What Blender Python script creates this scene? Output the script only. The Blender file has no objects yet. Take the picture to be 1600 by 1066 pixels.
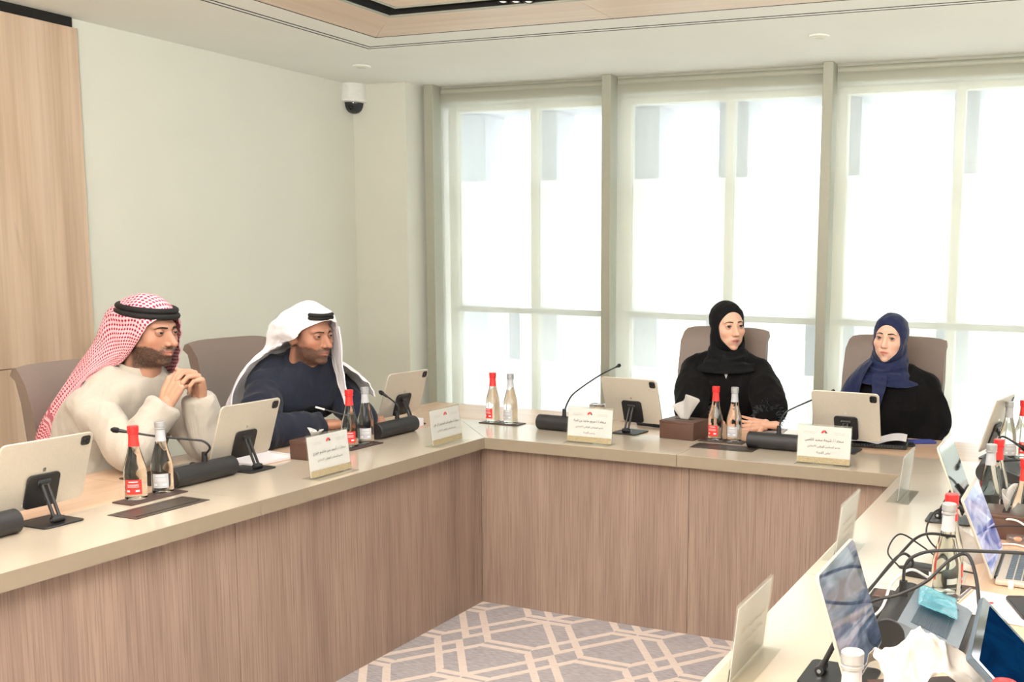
import bpy, bmesh, math, random, unicodedata
import numpy as np
from mathutils import Vector, Matrix, Euler, noise
from mathutils.bvhtree import BVHTree

random.seed(7)
rng = np.random.default_rng(7)
SC = bpy.context.scene
COL = SC.collection
R = math.radians

# ------------------------------------------------------------------ camera
CP = dict(x=2.4145, y=-3.7563, z=1.5277, yaw=21.9772, pitch=7.2603, roll=0.8061, f=1621.7454, px=1061.5605, py=608.9043)
_ya, _pi, _ro = (R(CP[k]) for k in ('yaw', 'pitch', 'roll'))
FW = np.array([-math.sin(_ya)*math.cos(_pi), math.cos(_ya)*math.cos(_pi), -math.sin(_pi)])
_r = np.array([math.cos(_ya), math.sin(_ya), 0.0]); _u = np.cross(_r, FW)
RT = math.cos(_ro)*_r + math.sin(_ro)*_u
UP = -math.sin(_ro)*_r + math.cos(_ro)*_u
CC = np.array([CP['x'], CP['y'], CP['z']])
def ray(x, y): return FW + RT*(x-CP['px'])/CP['f'] - UP*(y-CP['py'])/CP['f']
def PZ(x, y, z=0.75):
    d = ray(x, y); return Vector(CC + d*(z-CC[2])/d[2])
def PY(x, y, v):
    d = ray(x, y); return Vector(CC + d*(v-CC[1])/d[1])
def PX(x, y, v):
    d = ray(x, y); return Vector(CC + d*(v-CC[0])/d[0])
def PD(x, y, z): return Vector(CC + ray(x, y)*z)

cam_d = bpy.data.cameras.new('camera'); cam = bpy.data.objects.new('camera', cam_d); COL.objects.link(cam)
cam.matrix_world = Matrix(((RT[0], UP[0], -FW[0], CC[0]), (RT[1], UP[1], -FW[1], CC[1]), (RT[2], UP[2], -FW[2], CC[2]), (0, 0, 0, 1)))
cam_d.sensor_fit = 'HORIZONTAL'; cam_d.sensor_width = 36
cam_d.lens = CP['f']*36/1600
cam_d.shift_x = -(CP['px']-800)/1600; cam_d.shift_y = (CP['py']-533)/1600
cam_d.clip_start = 0.02; cam_d.clip_end = 500
SC.camera = cam

# ------------------------------------------------------------------ world and lights
W = bpy.data.worlds.new('hazy_sky'); SC.world = W; W.use_nodes = True
_bg = W.node_tree.nodes['Background']
_bg.inputs[0].default_value = (0.93, 0.97, 1.0, 1); _bg.inputs[1].default_value = 4.9
SC.view_settings.view_transform = 'Standard'; SC.view_settings.look = 'None'
SC.view_settings.gamma = 1.0; SC.view_settings.use_curve_mapping = False
SC.view_settings.exposure = 0.06
def area(name, loc, rot, sx, sy, energy, color):
    l = bpy.data.lights.new(name, 'AREA'); l.shape = 'RECTANGLE'; l.size = sx; l.size_y = sy
    l.energy = energy; l.color = color
    o = bpy.data.objects.new(name, l); COL.objects.link(o); o.location = loc; o.rotation_euler = rot
    return o
HC = 2.6636
area('ceiling_tray_light', (0.45, -1.5, HC-0.03), (0, 0, 0), 2.6, 2.6, 52, (0.985, 0.99, 1.0))
area('ceiling_rear_light', (1.2, -4.9, HC-0.03), (R(25), 0, 0), 3.4, 0.6, 16, (0.985, 0.99, 1.0))
area('bounced_flash', (1.6, -3.9, 1.85), (R(168), 0, R(18)), 0.5, 0.5, 400, (0.98, 0.99, 1.0))
area('right_fill_light', (4.5, -1.6, 1.75), (0, R(90), 0), 1.5, 4.2, 34, (0.98, 0.99, 1.0))  # unseen fill light, added on the right to brighten the left wall

# ------------------------------------------------------------------ colour helpers and materials
def L(r, g, b):
    f = lambda c: (c/255/12.92) if c/255 <= 0.04045 else ((c/255+0.055)/1.055)**2.4
    return (f(r), f(g), f(b), 1.0)
def mixc(a, b, t): return tuple(a[i]*(1-t)+b[i]*t for i in range(3)) + (1.0,)
class NT:
    def __init__(s, name):
        s.m = bpy.data.materials.new(name); s.m.use_nodes = True; s.t = s.m.node_tree; s.t.nodes.clear()
        s.out = s.n('ShaderNodeOutputMaterial')
    def n(s, typ, **kw):
        nd = s.t.nodes.new(typ)
        for k, v in kw.items():
            if k.startswith('i_'): nd.inputs[k[2:].replace('_', ' ')].default_value = v
            else: setattr(nd, k, v)
        return nd
    def l(s, a, b): s.t.links.new(a, b)
    def math(s, op, a, b=None, c=None, clamp=False):
        nd = s.n('ShaderNodeMath', operation=op, use_clamp=clamp)
        for i, v in enumerate((a, b, c)):
            if v is None: continue
            if isinstance(v, (int, float)): nd.inputs[i].default_value = v
            else: s.l(v, nd.inputs[i])
        return nd.outputs[0]
    def mix(s, fac, a, b):
        nd = s.n('ShaderNodeMix', data_type='RGBA')
        for sock, v in ((nd.inputs[0], fac), (nd.inputs[6], a), (nd.inputs[7], b)):
            if isinstance(v, (int, float, tuple)): sock.default_value = v
            else: s.l(v, sock)
        return nd.outputs[2]
    def coords(s, scale=(1, 1, 1), rot=(0, 0, 0), kind='Object'):
        tc = s.n('ShaderNodeTexCoord'); mp = s.n('ShaderNodeMapping')
        mp.inputs['Scale'].default_value = scale; mp.inputs['Rotation'].default_value = rot
        s.l(tc.outputs[kind], mp.inputs[0]); return mp.outputs[0]
    def noise(s, vec, scale=5, detail=4, rough=0.55, dist=0.0):
        nd = s.n('ShaderNodeTexNoise'); nd.inputs['Scale'].default_value = scale; nd.inputs['Detail'].default_value = detail
        nd.inputs['Roughness'].default_value = rough; nd.inputs['Distortion'].default_value = dist
        if vec is not None: s.l(vec, nd.inputs['Vector'])
        return nd.outputs[0]
    def ramp(s, fac, stops):
        nd = s.n('ShaderNodeValToRGB'); s.l(fac, nd.inputs[0]); e = nd.color_ramp.elements
        while len(e) < len(stops): e.new(0.5)
        for el, (p, c) in zip(e, stops): el.position = p; el.color = c
        return nd.outputs[0]
    def pbsdf(s, color, rough=0.5, metal=0.0, spec=0.5, bump=None, bstr=0.2, bdist=0.01, **kw):
        b = s.n('ShaderNodeBsdfPrincipled')
        if isinstance(color, tuple): b.inputs['Base Color'].default_value = color
        else: s.l(color, b.inputs['Base Color'])
        if isinstance(rough, (int, float)): b.inputs['Roughness'].default_value = rough
        else: s.l(rough, b.inputs['Roughness'])
        b.inputs['Metallic'].default_value = metal; b.inputs['Specular IOR Level'].default_value = spec
        for k, v in kw.items(): b.inputs[k.replace('_', ' ')].default_value = v
        if bump is not None:
            bp = s.n('ShaderNodeBump'); bp.inputs['Strength'].default_value = bstr; bp.inputs['Distance'].default_value = bdist
            s.l(bump, bp.inputs['Height']); s.l(bp.outputs[0], b.inputs['Normal'])
        s.l(b.outputs[0], s.out.inputs[0]); s.b = b
        return s.m

def plain(name, col, rough=0.5, metal=0.0, spec=0.5, var=0.06, scale=40, bstr=0.0, **kw):
    t = NT(name); v = t.noise(t.coords(), scale, 3)
    d = tuple(c*(1-var) for c in col[:3])+(1,); u = tuple(min(1, c*(1+var)) for c in col[:3])+(1,)
    return t.pbsdf(t.ramp(v, [(0.3, d), (0.7, u)]), rough, metal, spec, bump=v if bstr else None, bstr=bstr, bdist=0.002, **kw)

def wood(name, c1, c2, c3, axis, fine=90, broad=7, rough=0.45, spec=0.4, stretch=0.018, contrast=1.0, knots=False):
    t = NT(name); s = [1, 1, 1]; s[axis] = stretch
    f = t.noise(t.coords(tuple(v*fine for v in s)), 1, 5, 0.6)
    s2 = [1, 1, 1]; s2[axis] = 0.06
    b = t.noise(t.coords(tuple(v*broad for v in s2)), 1, 4, 0.6, 0.4)
    base = t.ramp(b, [(0.3, c2), (0.5, c1), (0.72, c3)])
    dark = tuple(c*0.62 for c in c2[:3])+(1,)
    fm = t.ramp(f, [(0.34, (1, 1, 1, 1)), (0.52, (0, 0, 0, 1))])
    col = t.mix(t.math('MULTIPLY', fm, 0.55*contrast), base, dark)
    lt = t.ramp(f, [(0.56, (0, 0, 0, 1)), (0.74, (1, 1, 1, 1))])
    col = t.mix(t.math('MULTIPLY', lt, 0.35*contrast), col, tuple(min(1, c*1.25) for c in c3[:3])+(1,))
    if knots:
        k = t.noise(t.coords((7, 7, 1.6)), 1, 2, 0.5, 0.6)
        km = t.ramp(k, [(0.66, (0, 0, 0, 1)), (0.78, (1, 1, 1, 1))])
        col = t.mix(t.math('MULTIPLY', km, 0.45), col, tuple(c*0.6 for c in c2[:3])+(1,))
    return t.pbsdf(col, rough, 0, spec, bump=f, bstr=0.06, bdist=0.002)

M = {}
M['wall'] = plain('wall_paint', L(226, 225, 212), 0.85, spec=0.2, var=0.012, scale=3)
M['ceiling'] = plain('ceiling_paint', L(243, 242, 233), 0.9, spec=0.15, var=0.01, scale=3)
M['clad'] = wood('oak_cladding', L(206, 181, 156), L(186, 160, 134), L(216, 195, 170), 2, fine=45, broad=9, contrast=0.4, knots=True)
M['desk'] = wood('walnut_laminate', L(148, 127, 115), L(132, 112, 101), L(162, 140, 126), 2, fine=190, broad=13, contrast=1.0)
M['ceilwoodx'] = wood('ceiling_oak_x', L(226, 204, 182), L(216, 192, 168), L(232, 214, 194), 0, fine=40, broad=8, contrast=0.25)
M['ceilwoody'] = wood('ceiling_oak_y', L(226, 204, 182), L(216, 192, 168), L(232, 214, 194), 1, fine=40, broad=8, contrast=0.25)
M['top'] = plain('cream_laminate', L(192, 180, 161), 0.3, Coat_Weight=0.7, Coat_IOR=1.75, Coat_Roughness=0.16, spec=0.5, var=0.02, scale=9)
M['edge'] = plain('shaded_edge_taupe', L(142, 130, 113), 0.5, var=0.02)  # laminate darkened to paint in the shade on the desks' front edges
M['topwoodx'] = wood('maple_top_x', L(208, 176, 148), L(198, 165, 138), L(214, 184, 158), 0, fine=60, broad=10, rough=0.24, spec=0.5, contrast=0.35)
M['topwoody'] = wood('maple_top_y', L(208, 176, 148), L(198, 165, 138), L(214, 184, 158), 1, fine=60, broad=10, rough=0.24, spec=0.5, contrast=0.35)
M['black'] = plain('black_plastic', L(27, 27, 29), 0.42, var=0.1)
M['blackgrain'] = plain('black_textured_plastic', L(34, 34, 36), 0.5, var=0.15, scale=400, bstr=0.15)
M['gap'] = plain('shadow_gap_black', L(20, 18, 15), 0.8, var=0.05)
M['grey'] = plain('grey_plastic', L(112, 122, 132), 0.5, var=0.05)
M['slate'] = plain('slate_metal', L(84, 98, 112), 0.42, metal=0.3, var=0.04)
M['silver'] = plain('brushed_aluminium', L(206, 199, 186), 0.42, metal=0.35, var=0.03, scale=200)
M['chrome'] = plain('chrome', L(210, 210, 212), 0.2, metal=1.0, var=0.02)
M['frame'] = plain('window_frame_metal', L(176, 176, 160), 0.5, metal=0.1, var=0.02)
M['framelight'] = plain('window_frame_cream', L(224, 222, 204), 0.55, var=0.02)
M['leather'] = plain('taupe_leather', L(130, 116, 108), 0.52, spec=0.4, var=0.05, scale=260, bstr=0.12)
M['brownleather'] = plain('dark_brown_leather', L(84, 58, 48), 0.45, var=0.1, scale=300, bstr=0.12)
M['mat'] = plain('espresso_leather_mat', L(66, 48, 44), 0.5, var=0.1, scale=300, bstr=0.1)
M['bronze'] = plain('dark_bronze_lid', L(74, 66, 60), 0.4, metal=0.4, var=0.06)
M['paper'] = plain('white_paper', L(228, 225, 228), 0.75, var=0.015, scale=15)
M['tissue'] = plain('white_tissue', L(192, 190, 187), 0.9, spec=0.1, var=0.02, scale=60, bstr=0.15)
M['ink'] = plain('black_ink', L(48, 44, 44), 0.7, var=0.05)
M['inkgrey'] = plain('grey_ink', L(98, 94, 94), 0.7, var=0.05)
M['inkpale'] = plain('pale_brown_ink', L(196, 182, 164), 0.8, var=0.05)
M['red'] = plain('red_label', L(222, 54, 50), 0.4, var=0.06)
M['redcap'] = plain('red_bottle_cap', L(214, 44, 44), 0.35, var=0.06)
M['greycap'] = plain('silver_bottle_cap', L(172, 175, 178), 0.35, metal=0.35, var=0.04)
M['greylabel'] = plain('grey_label', L(186, 188, 194), 0.45, var=0.05)
M['white'] = plain('white_plastic', L(238, 236, 232), 0.45, var=0.02)
M['cable'] = plain('black_cable', L(26, 26, 28), 0.5, var=0.1)
M['pencil'] = plain('pencil_black', L(40, 40, 44), 0.4)
M['woodtip'] = plain('pencil_wood', L(222, 176, 130), 0.7)
M['turq'] = plain('turquoise_paper', L(126, 206, 208), 0.5)
M['bluephone'] = plain('blue_phone_case', L(60, 72, 150), 0.4)
M['rock'] = plain('facade_stone', L(190, 194, 206), 0.8, var=0.03, scale=4)
M['paving'] = plain('bright_paving', L(240, 238, 232), 0.9, var=0.03, scale=2)
M['lawn'] = plain('dusty_lawn', L(150, 158, 134), 0.9, var=0.1, scale=3)
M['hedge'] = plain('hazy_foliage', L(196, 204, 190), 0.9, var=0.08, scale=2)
M['post'] = plain('dark_post', L(92, 96, 104), 0.7)
M['lens'] = plain('camera_lens_glass', L(18, 18, 22), 0.1)
M['domeglass'] = plain('smoked_dome', L(52, 54, 58), 0.12, var=0.05)

# gold patterned band at the foot of the name cards
t = NT('gold_pattern_band')
w_ = t.n('ShaderNodeTexVoronoi'); w_.inputs['Scale'].default_value = 260; t.l(t.coords(), w_.inputs['Vector'])
M['gold'] = t.pbsdf(t.ramp(w_.outputs[0], [(0.2, L(146, 131, 102)), (0.6, L(170, 156, 124))]), 0.5)

# clear glass of bottles (one solid body of water and glass)
def glass(name, col, ior=1.33, rough=0.0):
    t = NT(name); v = t.noise(t.coords(), 30, 2)
    t.pbsdf(t.mix(v, col, tuple(min(1, c*1.02) for c in col[:3])+(1,)), rough, 0, 0.5)
    t.b.inputs['Transmission Weight'].default_value = 1.0; t.b.inputs['IOR'].default_value = ior
    return t.m
M['bottle'] = glass('water_filled_glass', (0.93, 0.97, 0.93, 1), 1.34)
def clear(name, tint, gloss_rough=0.02, alpha=0.0, fres=1.35, body=(0.9, 0.92, 0.9, 1)):
    t = NT(name)
    tr = t.n('ShaderNodeBsdfTransparent'); tr.inputs[0].default_value = tint
    v = t.noise(t.coords(), 8, 2); df = t.n('ShaderNodeBsdfDiffuse'); t.l(t.mix(v, body, tuple(c*0.97 for c in body[:3])+(1,)), df.inputs[0])
    m1 = t.n('ShaderNodeMixShader'); m1.inputs[0].default_value = alpha; t.l(tr.outputs[0], m1.inputs[1]); t.l(df.outputs[0], m1.inputs[2])
    gl = t.n('ShaderNodeBsdfGlossy'); gl.inputs['Roughness'].default_value = gloss_rough
    fr = t.n('ShaderNodeLayerWeight'); fz = t.math('MULTIPLY_ADD', t.math('POWER', fr.outputs['Facing'], 4.0), 0.55, 0.025 if fres < 1.45 else 0.06)
    m2 = t.n('ShaderNodeMixShader'); t.l(fz, m2.inputs[0]); t.l(m1.outputs[0], m2.inputs[1]); t.l(gl.outputs[0], m2.inputs[2])
    t.l(m2.outputs[0], t.out.inputs[0]); return t.m
M['pane'] = clear('window_glass', (0.95, 0.97, 0.96, 1))
M['acrylic'] = clear('clear_acrylic', (0.97, 0.98, 0.96, 1), 0.03, 0.04, 1.4, (0.92, 0.92, 0.86, 1))
M['bluefilm'] = clear('turquoise_film', (0.55, 0.85, 0.93, 1), 0.12, 0.35, 1.5, (0.25, 0.66, 0.78, 1))
M['clearbag'] = clear('clear_film', (0.9, 0.86, 0.85, 1), 0.08, 0.12, 1.5, (0.9, 0.85, 0.82, 1))
def sheer(name, trans, col):
    t = NT(name)
    vv = t.n('ShaderNodeTexChecker'); vv.inputs['Scale'].default_value = 500; t.l(t.coords(), vv.inputs[0])
    tr = t.n('ShaderNodeBsdfTransparent')
    tl = t.n('ShaderNodeBsdfTranslucent'); tl.inputs[0].default_value = col
    df = t.n('ShaderNodeBsdfDiffuse'); t.l(t.mix(vv.outputs[1], col, tuple(c*0.97 for c in col[:3])+(1,)), df.inputs[0])
    a = t.n('ShaderNodeMixShader'); a.inputs[0].default_value = 0.2; t.l(tl.outputs[0], a.inputs[1]); t.l(df.outputs[0], a.inputs[2])
    b = t.n('ShaderNodeMixShader'); b.inputs[0].default_value = trans; t.l(a.outputs[0], b.inputs[1]); t.l(tr.outputs[0], b.inputs[2])
    t.l(b.outputs[0], t.out.inputs[0]); return t.m
M['blind'] = sheer('sheer_blind_fabric', 0.52, L(241, 241, 233))
M['film'] = sheer('frosted_window_film', 0.42, L(250, 250, 244))

# screens
def screen(name, c1, c2, c3, strength, scale=(3, 9, 5)):
    t = NT(name); v = t.noise(t.coords(scale), 1.6, 3, 0.5, 1.2)
    col = t.ramp(v, [(0.32, c1), (0.5, c2), (0.62, c3)])
    m = t.pbsdf((0.01, 0.01, 0.012, 1), 0.22 if 'navy' in name else 0.06, 0, 0.03 if 'navy' in name else 0.6)
    if 'navy' in name:
        e = t.n('ShaderNodeEmission'); e.inputs[1].default_value = strength; t.l(col, e.inputs[0]); t.l(e.outputs[0], t.out.inputs[0]); return m
    t.l(col, t.b.inputs['Emission Color']); t.b.inputs['Emission Strength'].default_value = strength
    return m
M['screendark'] = screen('navy_screen', L(8, 34, 66), L(12, 58, 100), L(10, 44, 80), 0.8)
M['screenblue'] = screen('blue_wallpaper_screen', L(70, 92, 178), L(160, 172, 222), L(206, 208, 236), 0.75, (4, 14, 9))
M['screenoff'] = plain('glossy_black_screen', L(14, 15, 18), 0.05, var=0.05, spec=0.7)
M['screentab'] = screen('painted_reflection_screen', L(52, 72, 98), L(112, 134, 164), L(176, 174, 200), 0.4, (4, 5, 16))  # reflections in the glossy screen painted as a pale blue glow

# carpet: interlaced cream hexagon bands over blue grey, with slanting fibres
t = NT('hexagon_carpet')
tc = t.n('ShaderNodeTexCoord'); sp = t.n('ShaderNodeSeparateXYZ'); t.l(tc.outputs['Object'], sp.inputs[0])
u_ = t.math('DIVIDE', t.math('SUBTRACT', sp.outputs[0], 0.335), 0.2075)
yy = t.math('PINGPONG', t.math('DIVIDE', t.math('ADD', sp.outputs[1], 0.371), 0.323), 1.0)
tri = t.math('SUBTRACT', 1.0, t.math('PINGPONG', u_, 1.0))
a2 = t.math('PINGPONG', u_, 2.0)
trapA = t.math('SUBTRACT', a2, 0.5, clamp=True)
trapB = t.math('SUBTRACT', 1.0, trapA)
masks = []
for wv in (tri, trapA, trapB):
    wc = t.math('MULTIPLY_ADD', wv, 0.86, 0.075)
    dd = t.math('ABSOLUTE', t.math('SUBTRACT', yy, wc))
    flat = t.math('COMPARE', wv, 0.5, 0.4995)          # 1 on the slanted stretches
    hw = t.math('MULTIPLY_ADD', flat, 0.032, 0.044)
    masks.append(t.math('LESS_THAN', dd, hw))
msk = t.math('MAXIMUM', t.math('MAXIMUM', masks[0], masks[1]), masks[2])
fib = t.noise(t.coords((26, 200, 1), (0, 0, R(40))), 1, 4, 0.6)
base = t.ramp(fib, [(0.34, L(126, 121, 123)), (0.5, L(150, 147, 151)), (0.66, L(168, 167, 172))])
tone = t.noise(t.coords(), 3.2, 2)
base = t.mix(t.math('MULTIPLY', tone, 0.5), base, L(182, 172, 166))
crm = t.ramp(fib, [(0.3, L(196, 181, 171)), (0.7, L(214, 202, 192))])
pile = t.noise(t.coords(), 700, 2)
M['carpet'] = t.pbsdf(t.mix(msk, base, crm), 0.95, 0, 0.1, bump=pile, bstr=0.4, bdist=0.003)

def cloth(name, col, rough=0.8, sheen=0.2, var=0.06, weave=900, crease=0.35, cscale=7):
    t = NT(name); v = t.noise(t.coords(), 14, 3)
    d = tuple(c*(1-var) for c in col[:3])+(1,); u = tuple(min(1, c*(1+var)) for c in col[:3])+(1,)
    w1 = t.noise(t.coords((1, 1, 0.45)), cscale, 3, 0.5, 1.4)
    m = t.pbsdf(t.ramp(v, [(0.3, d), (0.7, u)]), rough, 0, 0.15, bump=w1, bstr=crease, bdist=0.03)
    t.b.inputs['Sheen Weight'].default_value = sheen; return m
M['robecream'] = cloth('cream_robe', L(184, 177, 166), crease=0.45, cscale=8)
M['robenavy'] = cloth('dark_navy_robe', L(35, 39, 52), sheen=0.1, crease=0.28, cscale=7)
M['abaya'] = cloth('black_abaya', L(15, 14, 15), sheen=0.02, crease=0.35, rough=0.9)
M['hijabblack'] = cloth('black_headscarf', L(16, 16, 19), sheen=0.03, crease=0.4, rough=0.8)
M['hijabnavy'] = cloth('navy_headscarf', L(29, 38, 74), sheen=0.15, crease=0.4, rough=0.55)
M['ghutrawhite'] = cloth('white_headcloth', L(244, 240, 243), crease=0.4, cscale=9)
M['igal'] = plain('black_cord', L(14, 13, 14), 0.8, var=0.15, scale=200, bstr=0.3)
M['feather'] = plain('dark_feather', L(58, 64, 72), 0.4, var=0.3)
# red and white checked headcloth, drawn on the cloth's own UV
t = NT('red_checked_headcloth')
uvn = t.n('ShaderNodeTexCoord'); sp = t.n('ShaderNodeSeparateXYZ'); t.l(uvn.outputs['UV'], sp.inputs[0])
def dots(fx, fy, ox, oy):
    a = t.math('ABSOLUTE', t.math('SUBTRACT', t.math('FRACT', t.math('MULTIPLY_ADD', sp.outputs[0], fx, ox)), 0.5))
    b = t.math('ABSOLUTE', t.math('SUBTRACT', t.math('FRACT', t.math('MULTIPLY_ADD', sp.outputs[1], fy, oy)), 0.5))
    e = t.math('ADD', t.math('POWER', t.math('DIVIDE', a, 0.28), 2.0), t.math('POWER', t.math('DIVIDE', b, 0.35), 2.0))
    return t.math('LESS_THAN', e, 1.0)
lin = t.math('LESS_THAN', t.math('ABSOLUTE', t.math('SUBTRACT', t.math('FRACT', t.math('MULTIPLY', sp.outputs[1], 84)), 0.5)), 0.12)
dm = dots(84, 84, 0, 0)
wv = t.noise(t.coords((1, 1, 0.5)), 9, 3, 0.5, 1.0)
vz = sp.outputs[1]
hemz = t.math('GREATER_THAN', vz, 0.545)
zz_ = t.math('LESS_THAN', t.math('FRACT', t.math('MULTIPLY_ADD', t.math('PINGPONG', t.math('MULTIPLY', sp.outputs[0], 60), 0.5), 0.9, t.math('MULTIPLY', vz, 75))), 0.42)
str_ = t.math('MAXIMUM', t.math('COMPARE', vz, 0.505, 0.010), t.math('COMPARE', vz, 0.532, 0.005))
dm = t.math('MAXIMUM', t.math('MULTIPLY', dm, t.math('LESS_THAN', vz, 0.495)), t.math('MULTIPLY', hemz, zz_))
dm = t.math('MAXIMUM', dm, t.math('MULTIPLY', str_, 0.75))
cc = t.mix(dm, t.mix(t.math('MULTIPLY', lin, 0.5), L(232, 184, 192), L(214, 116, 132)), L(152, 40, 60))
m_ = t.pbsdf(cc, 0.85, 0, 0.1, bump=wv, bstr=0.35, bdist=0.02); M['ghutrared'] = m_

def attr_mat(name, rough=0.5, sss=0.0, spec=0.4, coat=0.0):
    t = NT(name); at = t.n('ShaderNodeAttribute', attribute_name='Col')
    v = t.noise(t.coords(), 220, 2); c = t.mix(t.math('MULTIPLY', v, 0.10), at.outputs[0], (0.35, 0.2, 0.15, 1))
    m = t.pbsdf(c, rough, 0, spec, bump=v, bstr=0.05, bdist=0.001)
    if sss:
        t.b.inputs['Subsurface Weight'].default_value = sss; t.b.inputs['Subsurface Radius'].default_value = (0.01, 0.004, 0.002)
    if coat: t.b.inputs['Coat Weight'].default_value = coat
    return m
M['skin'] = attr_mat('skin', 0.52, 0.0, 0.35)
t = NT('eye_surface'); at = t.n('ShaderNodeAttribute', attribute_name='Col'); M['eye'] = t.pbsdf(at.outputs[0], 0.08, 0, 0.5)

# ------------------------------------------------------------------ mesh helpers
class MB:
    def __init__(s): s.v = []; s.f = []; s.mi = []
    def add(s, vs, fs, m=0, T=None):
        o = len(s.v)
        if T is not None: vs = [T @ Vector(p) for p in vs]
        s.v += [tuple(p) for p in vs]; s.f += [tuple(i+o for i in f) for f in fs]; s.mi += [m]*len(fs); return s
    def box(s, c, d, m=0, T=None):
        x, y, z = (k/2 for k in d)
        vs = [(c[0]+a*x, c[1]+b*y, c[2]+e*z) for a in (-1, 1) for b in (-1, 1) for e in (-1, 1)]
        return s.add(vs, [(0, 1, 3, 2), (4, 6, 7, 5), (0, 4, 5, 1), (2, 3, 7, 6), (0, 2, 6, 4), (1, 5, 7, 3)], m, T)
    def rbox(s, c, d, bev=0.004, seg=2, m=0, T=None):
        bm = bmesh.new(); bmesh.ops.create_cube(bm, size=1)
        for v in bm.verts: v.co = Vector((v.co.x*d[0], v.co.y*d[1], v.co.z*d[2]))
        bmesh.ops.bevel(bm, geom=bm.edges[:], offset=min(bev, min(d)*0.49), segments=seg, profile=0.5, affect='EDGES')
        bm.verts.index_update()
        vs = [(v.co.x+c[0], v.co.y+c[1], v.co.z+c[2]) for v in bm.verts]; fs = [[v.index for v in f.verts] for f in bm.faces]
        bm.free(); return s.add(vs, fs, m, T)
    def rplate(s, c, w, h, th, rad, m=0, T=None, seg=5):
        # rounded rectangle in the local XZ plane, thickness along Y
        pts = []
        for cx, cz, a0 in ((w/2-rad, h/2-rad, 0), (-w/2+rad, h/2-rad, 90), (-w/2+rad, -h/2+rad, 180), (w/2-rad, -h/2+rad, 270)):
            for k in range(seg+1):
                a = R(a0+90*k/seg); pts.append((cx+rad*math.cos(a), cz+rad*math.sin(a)))
        n = len(pts); b = min(0.0015, th*0.3); rings = []
        for y, sh in ((-th/2, b), (-th/2+b, 0), (th/2-b, 0), (th/2, b)):
            rings.append([(c[0]+p[0]*(1-sh*2/w), c[1]+y, c[2]+p[1]*(1-sh*2/h)) for p in pts])
        vs = [p for r_ in rings for p in r_]
        fs = [tuple(range(n)), tuple(range(4*n-1, 3*n-1, -1))]
        for k in range(3):
            for i in range(n): fs.append((k*n+i, (k+1)*n+i, (k+1)*n+(i+1) % n, k*n+(i+1) % n))
        return s.add(vs, fs, m, T)
    def prism(s, poly, z0, z1, m=0, T=None):
        n = len(poly); vs = [(p[0], p[1], z0) for p in poly]+[(p[0], p[1], z1) for p in poly]
        fs = [tuple(range(n-1, -1, -1)), tuple(range(n, 2*n))]+[(i, (i+1) % n, n+(i+1) % n, n+i) for i in range(n)]
        return s.add(vs, fs, m, T)
    def tube(s, pts, r, n=10, m=0, T=None, round_ends=False, flat=1.0):
        pts = [Vector(p) for p in pts]; k = len(pts); rs = [r]*k if isinstance(r, (int, float)) else list(r)
        if round_ends:
            d0 = (pts[0]-pts[1]).normalized(); d1 = (pts[-1]-pts[-2]).normalized(); A = []; B = []
            for a in (75, 45, 18): A.append((pts[0]+d0*rs[0]*math.sin(R(a)), rs[0]*math.cos(R(a)))); B.append((pts[-1]+d1*rs[-1]*math.sin(R(a)), rs[-1]*math.cos(R(a))))
            pts = [a[0] for a in A]+pts+[b[0] for b in B[::-1]]; rs = [a[1] for a in A]+rs+[b[1] for b in B[::-1]]; k = len(pts)
        tg = [(pts[min(i+1, k-1)]-pts[max(i-1, 0)]).normalized() for i in range(k)]
        ref = Vector((0, 0, 1)) if abs(tg[0].z) < 0.9 else Vector((1, 0, 0))
        nx = tg[0].cross(ref).normalized(); vs = []
        for i in range(k):
            if i: nx = (nx-tg[i]*nx.dot(tg[i])).normalized()
            ny = tg[i].cross(nx)
            for j in range(n):
                a = 2*math.pi*j/n; vs.append(pts[i]+nx*(math.cos(a)*rs[i])+ny*(math.sin(a)*rs[i]*flat))
        fs = [tuple(range(n-1, -1, -1)), tuple(range((k-1)*n, k*n))]
        for i in range(k-1):
            for j in range(n): fs.append((i*n+j, i*n+(j+1) % n, (i+1)*n+(j+1) % n, (i+1)*n+j))
        return s.add(vs, fs, m, T)
    def cyl(s, p0, p1, r0, r1=None, n=20, m=0, T=None): return s.tube([p0, p1], [r0, r1 if r1 is not None else r0], n, m, T)
    def lathe(s, prof, n=24, m=0, T=None, c=(0, 0, 0)):
        k = len(prof); vs = [(c[0]+r_*math.cos(2*math.pi*j/n), c[1]+r_*math.sin(2*math.pi*j/n), c[2]+z) for r_, z in prof for j in range(n)]
        fs = [tuple(range(n-1, -1, -1)), tuple(range((k-1)*n, k*n))]
        for i in range(k-1):
            for j in range(n): fs.append((i*n+j, i*n+(j+1) % n, (i+1)*n+(j+1) % n, (i+1)*n+j))
        return s.add(vs, fs, m, T)
    def ellipsoid(s, c, r, n=20, m=0, T=None, rot=None):
        k = n//2; vs = []; Q = rot if rot is not None else Matrix.Identity(3); c = Vector(c)
        for i in range(k+1):
            a = math.pi*(0.02+0.96*i/k)
            for j in range(n):
                b = 2*math.pi*j/n
                vs.append(c+Q @ Vector((r[0]*math.sin(a)*math.cos(b), r[1]*math.sin(a)*math.sin(b), -r[2]*math.cos(a))))
        fs = [tuple(range(n-1, -1, -1)), tuple(range(k*n, (k+1)*n))]
        for i in range(k):
            for j in range(n): fs.append((i*n+j, i*n+(j+1) % n, (i+1)*n+(j+1) % n, (i+1)*n+j))
        return s.add(vs, fs, m, T)
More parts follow.
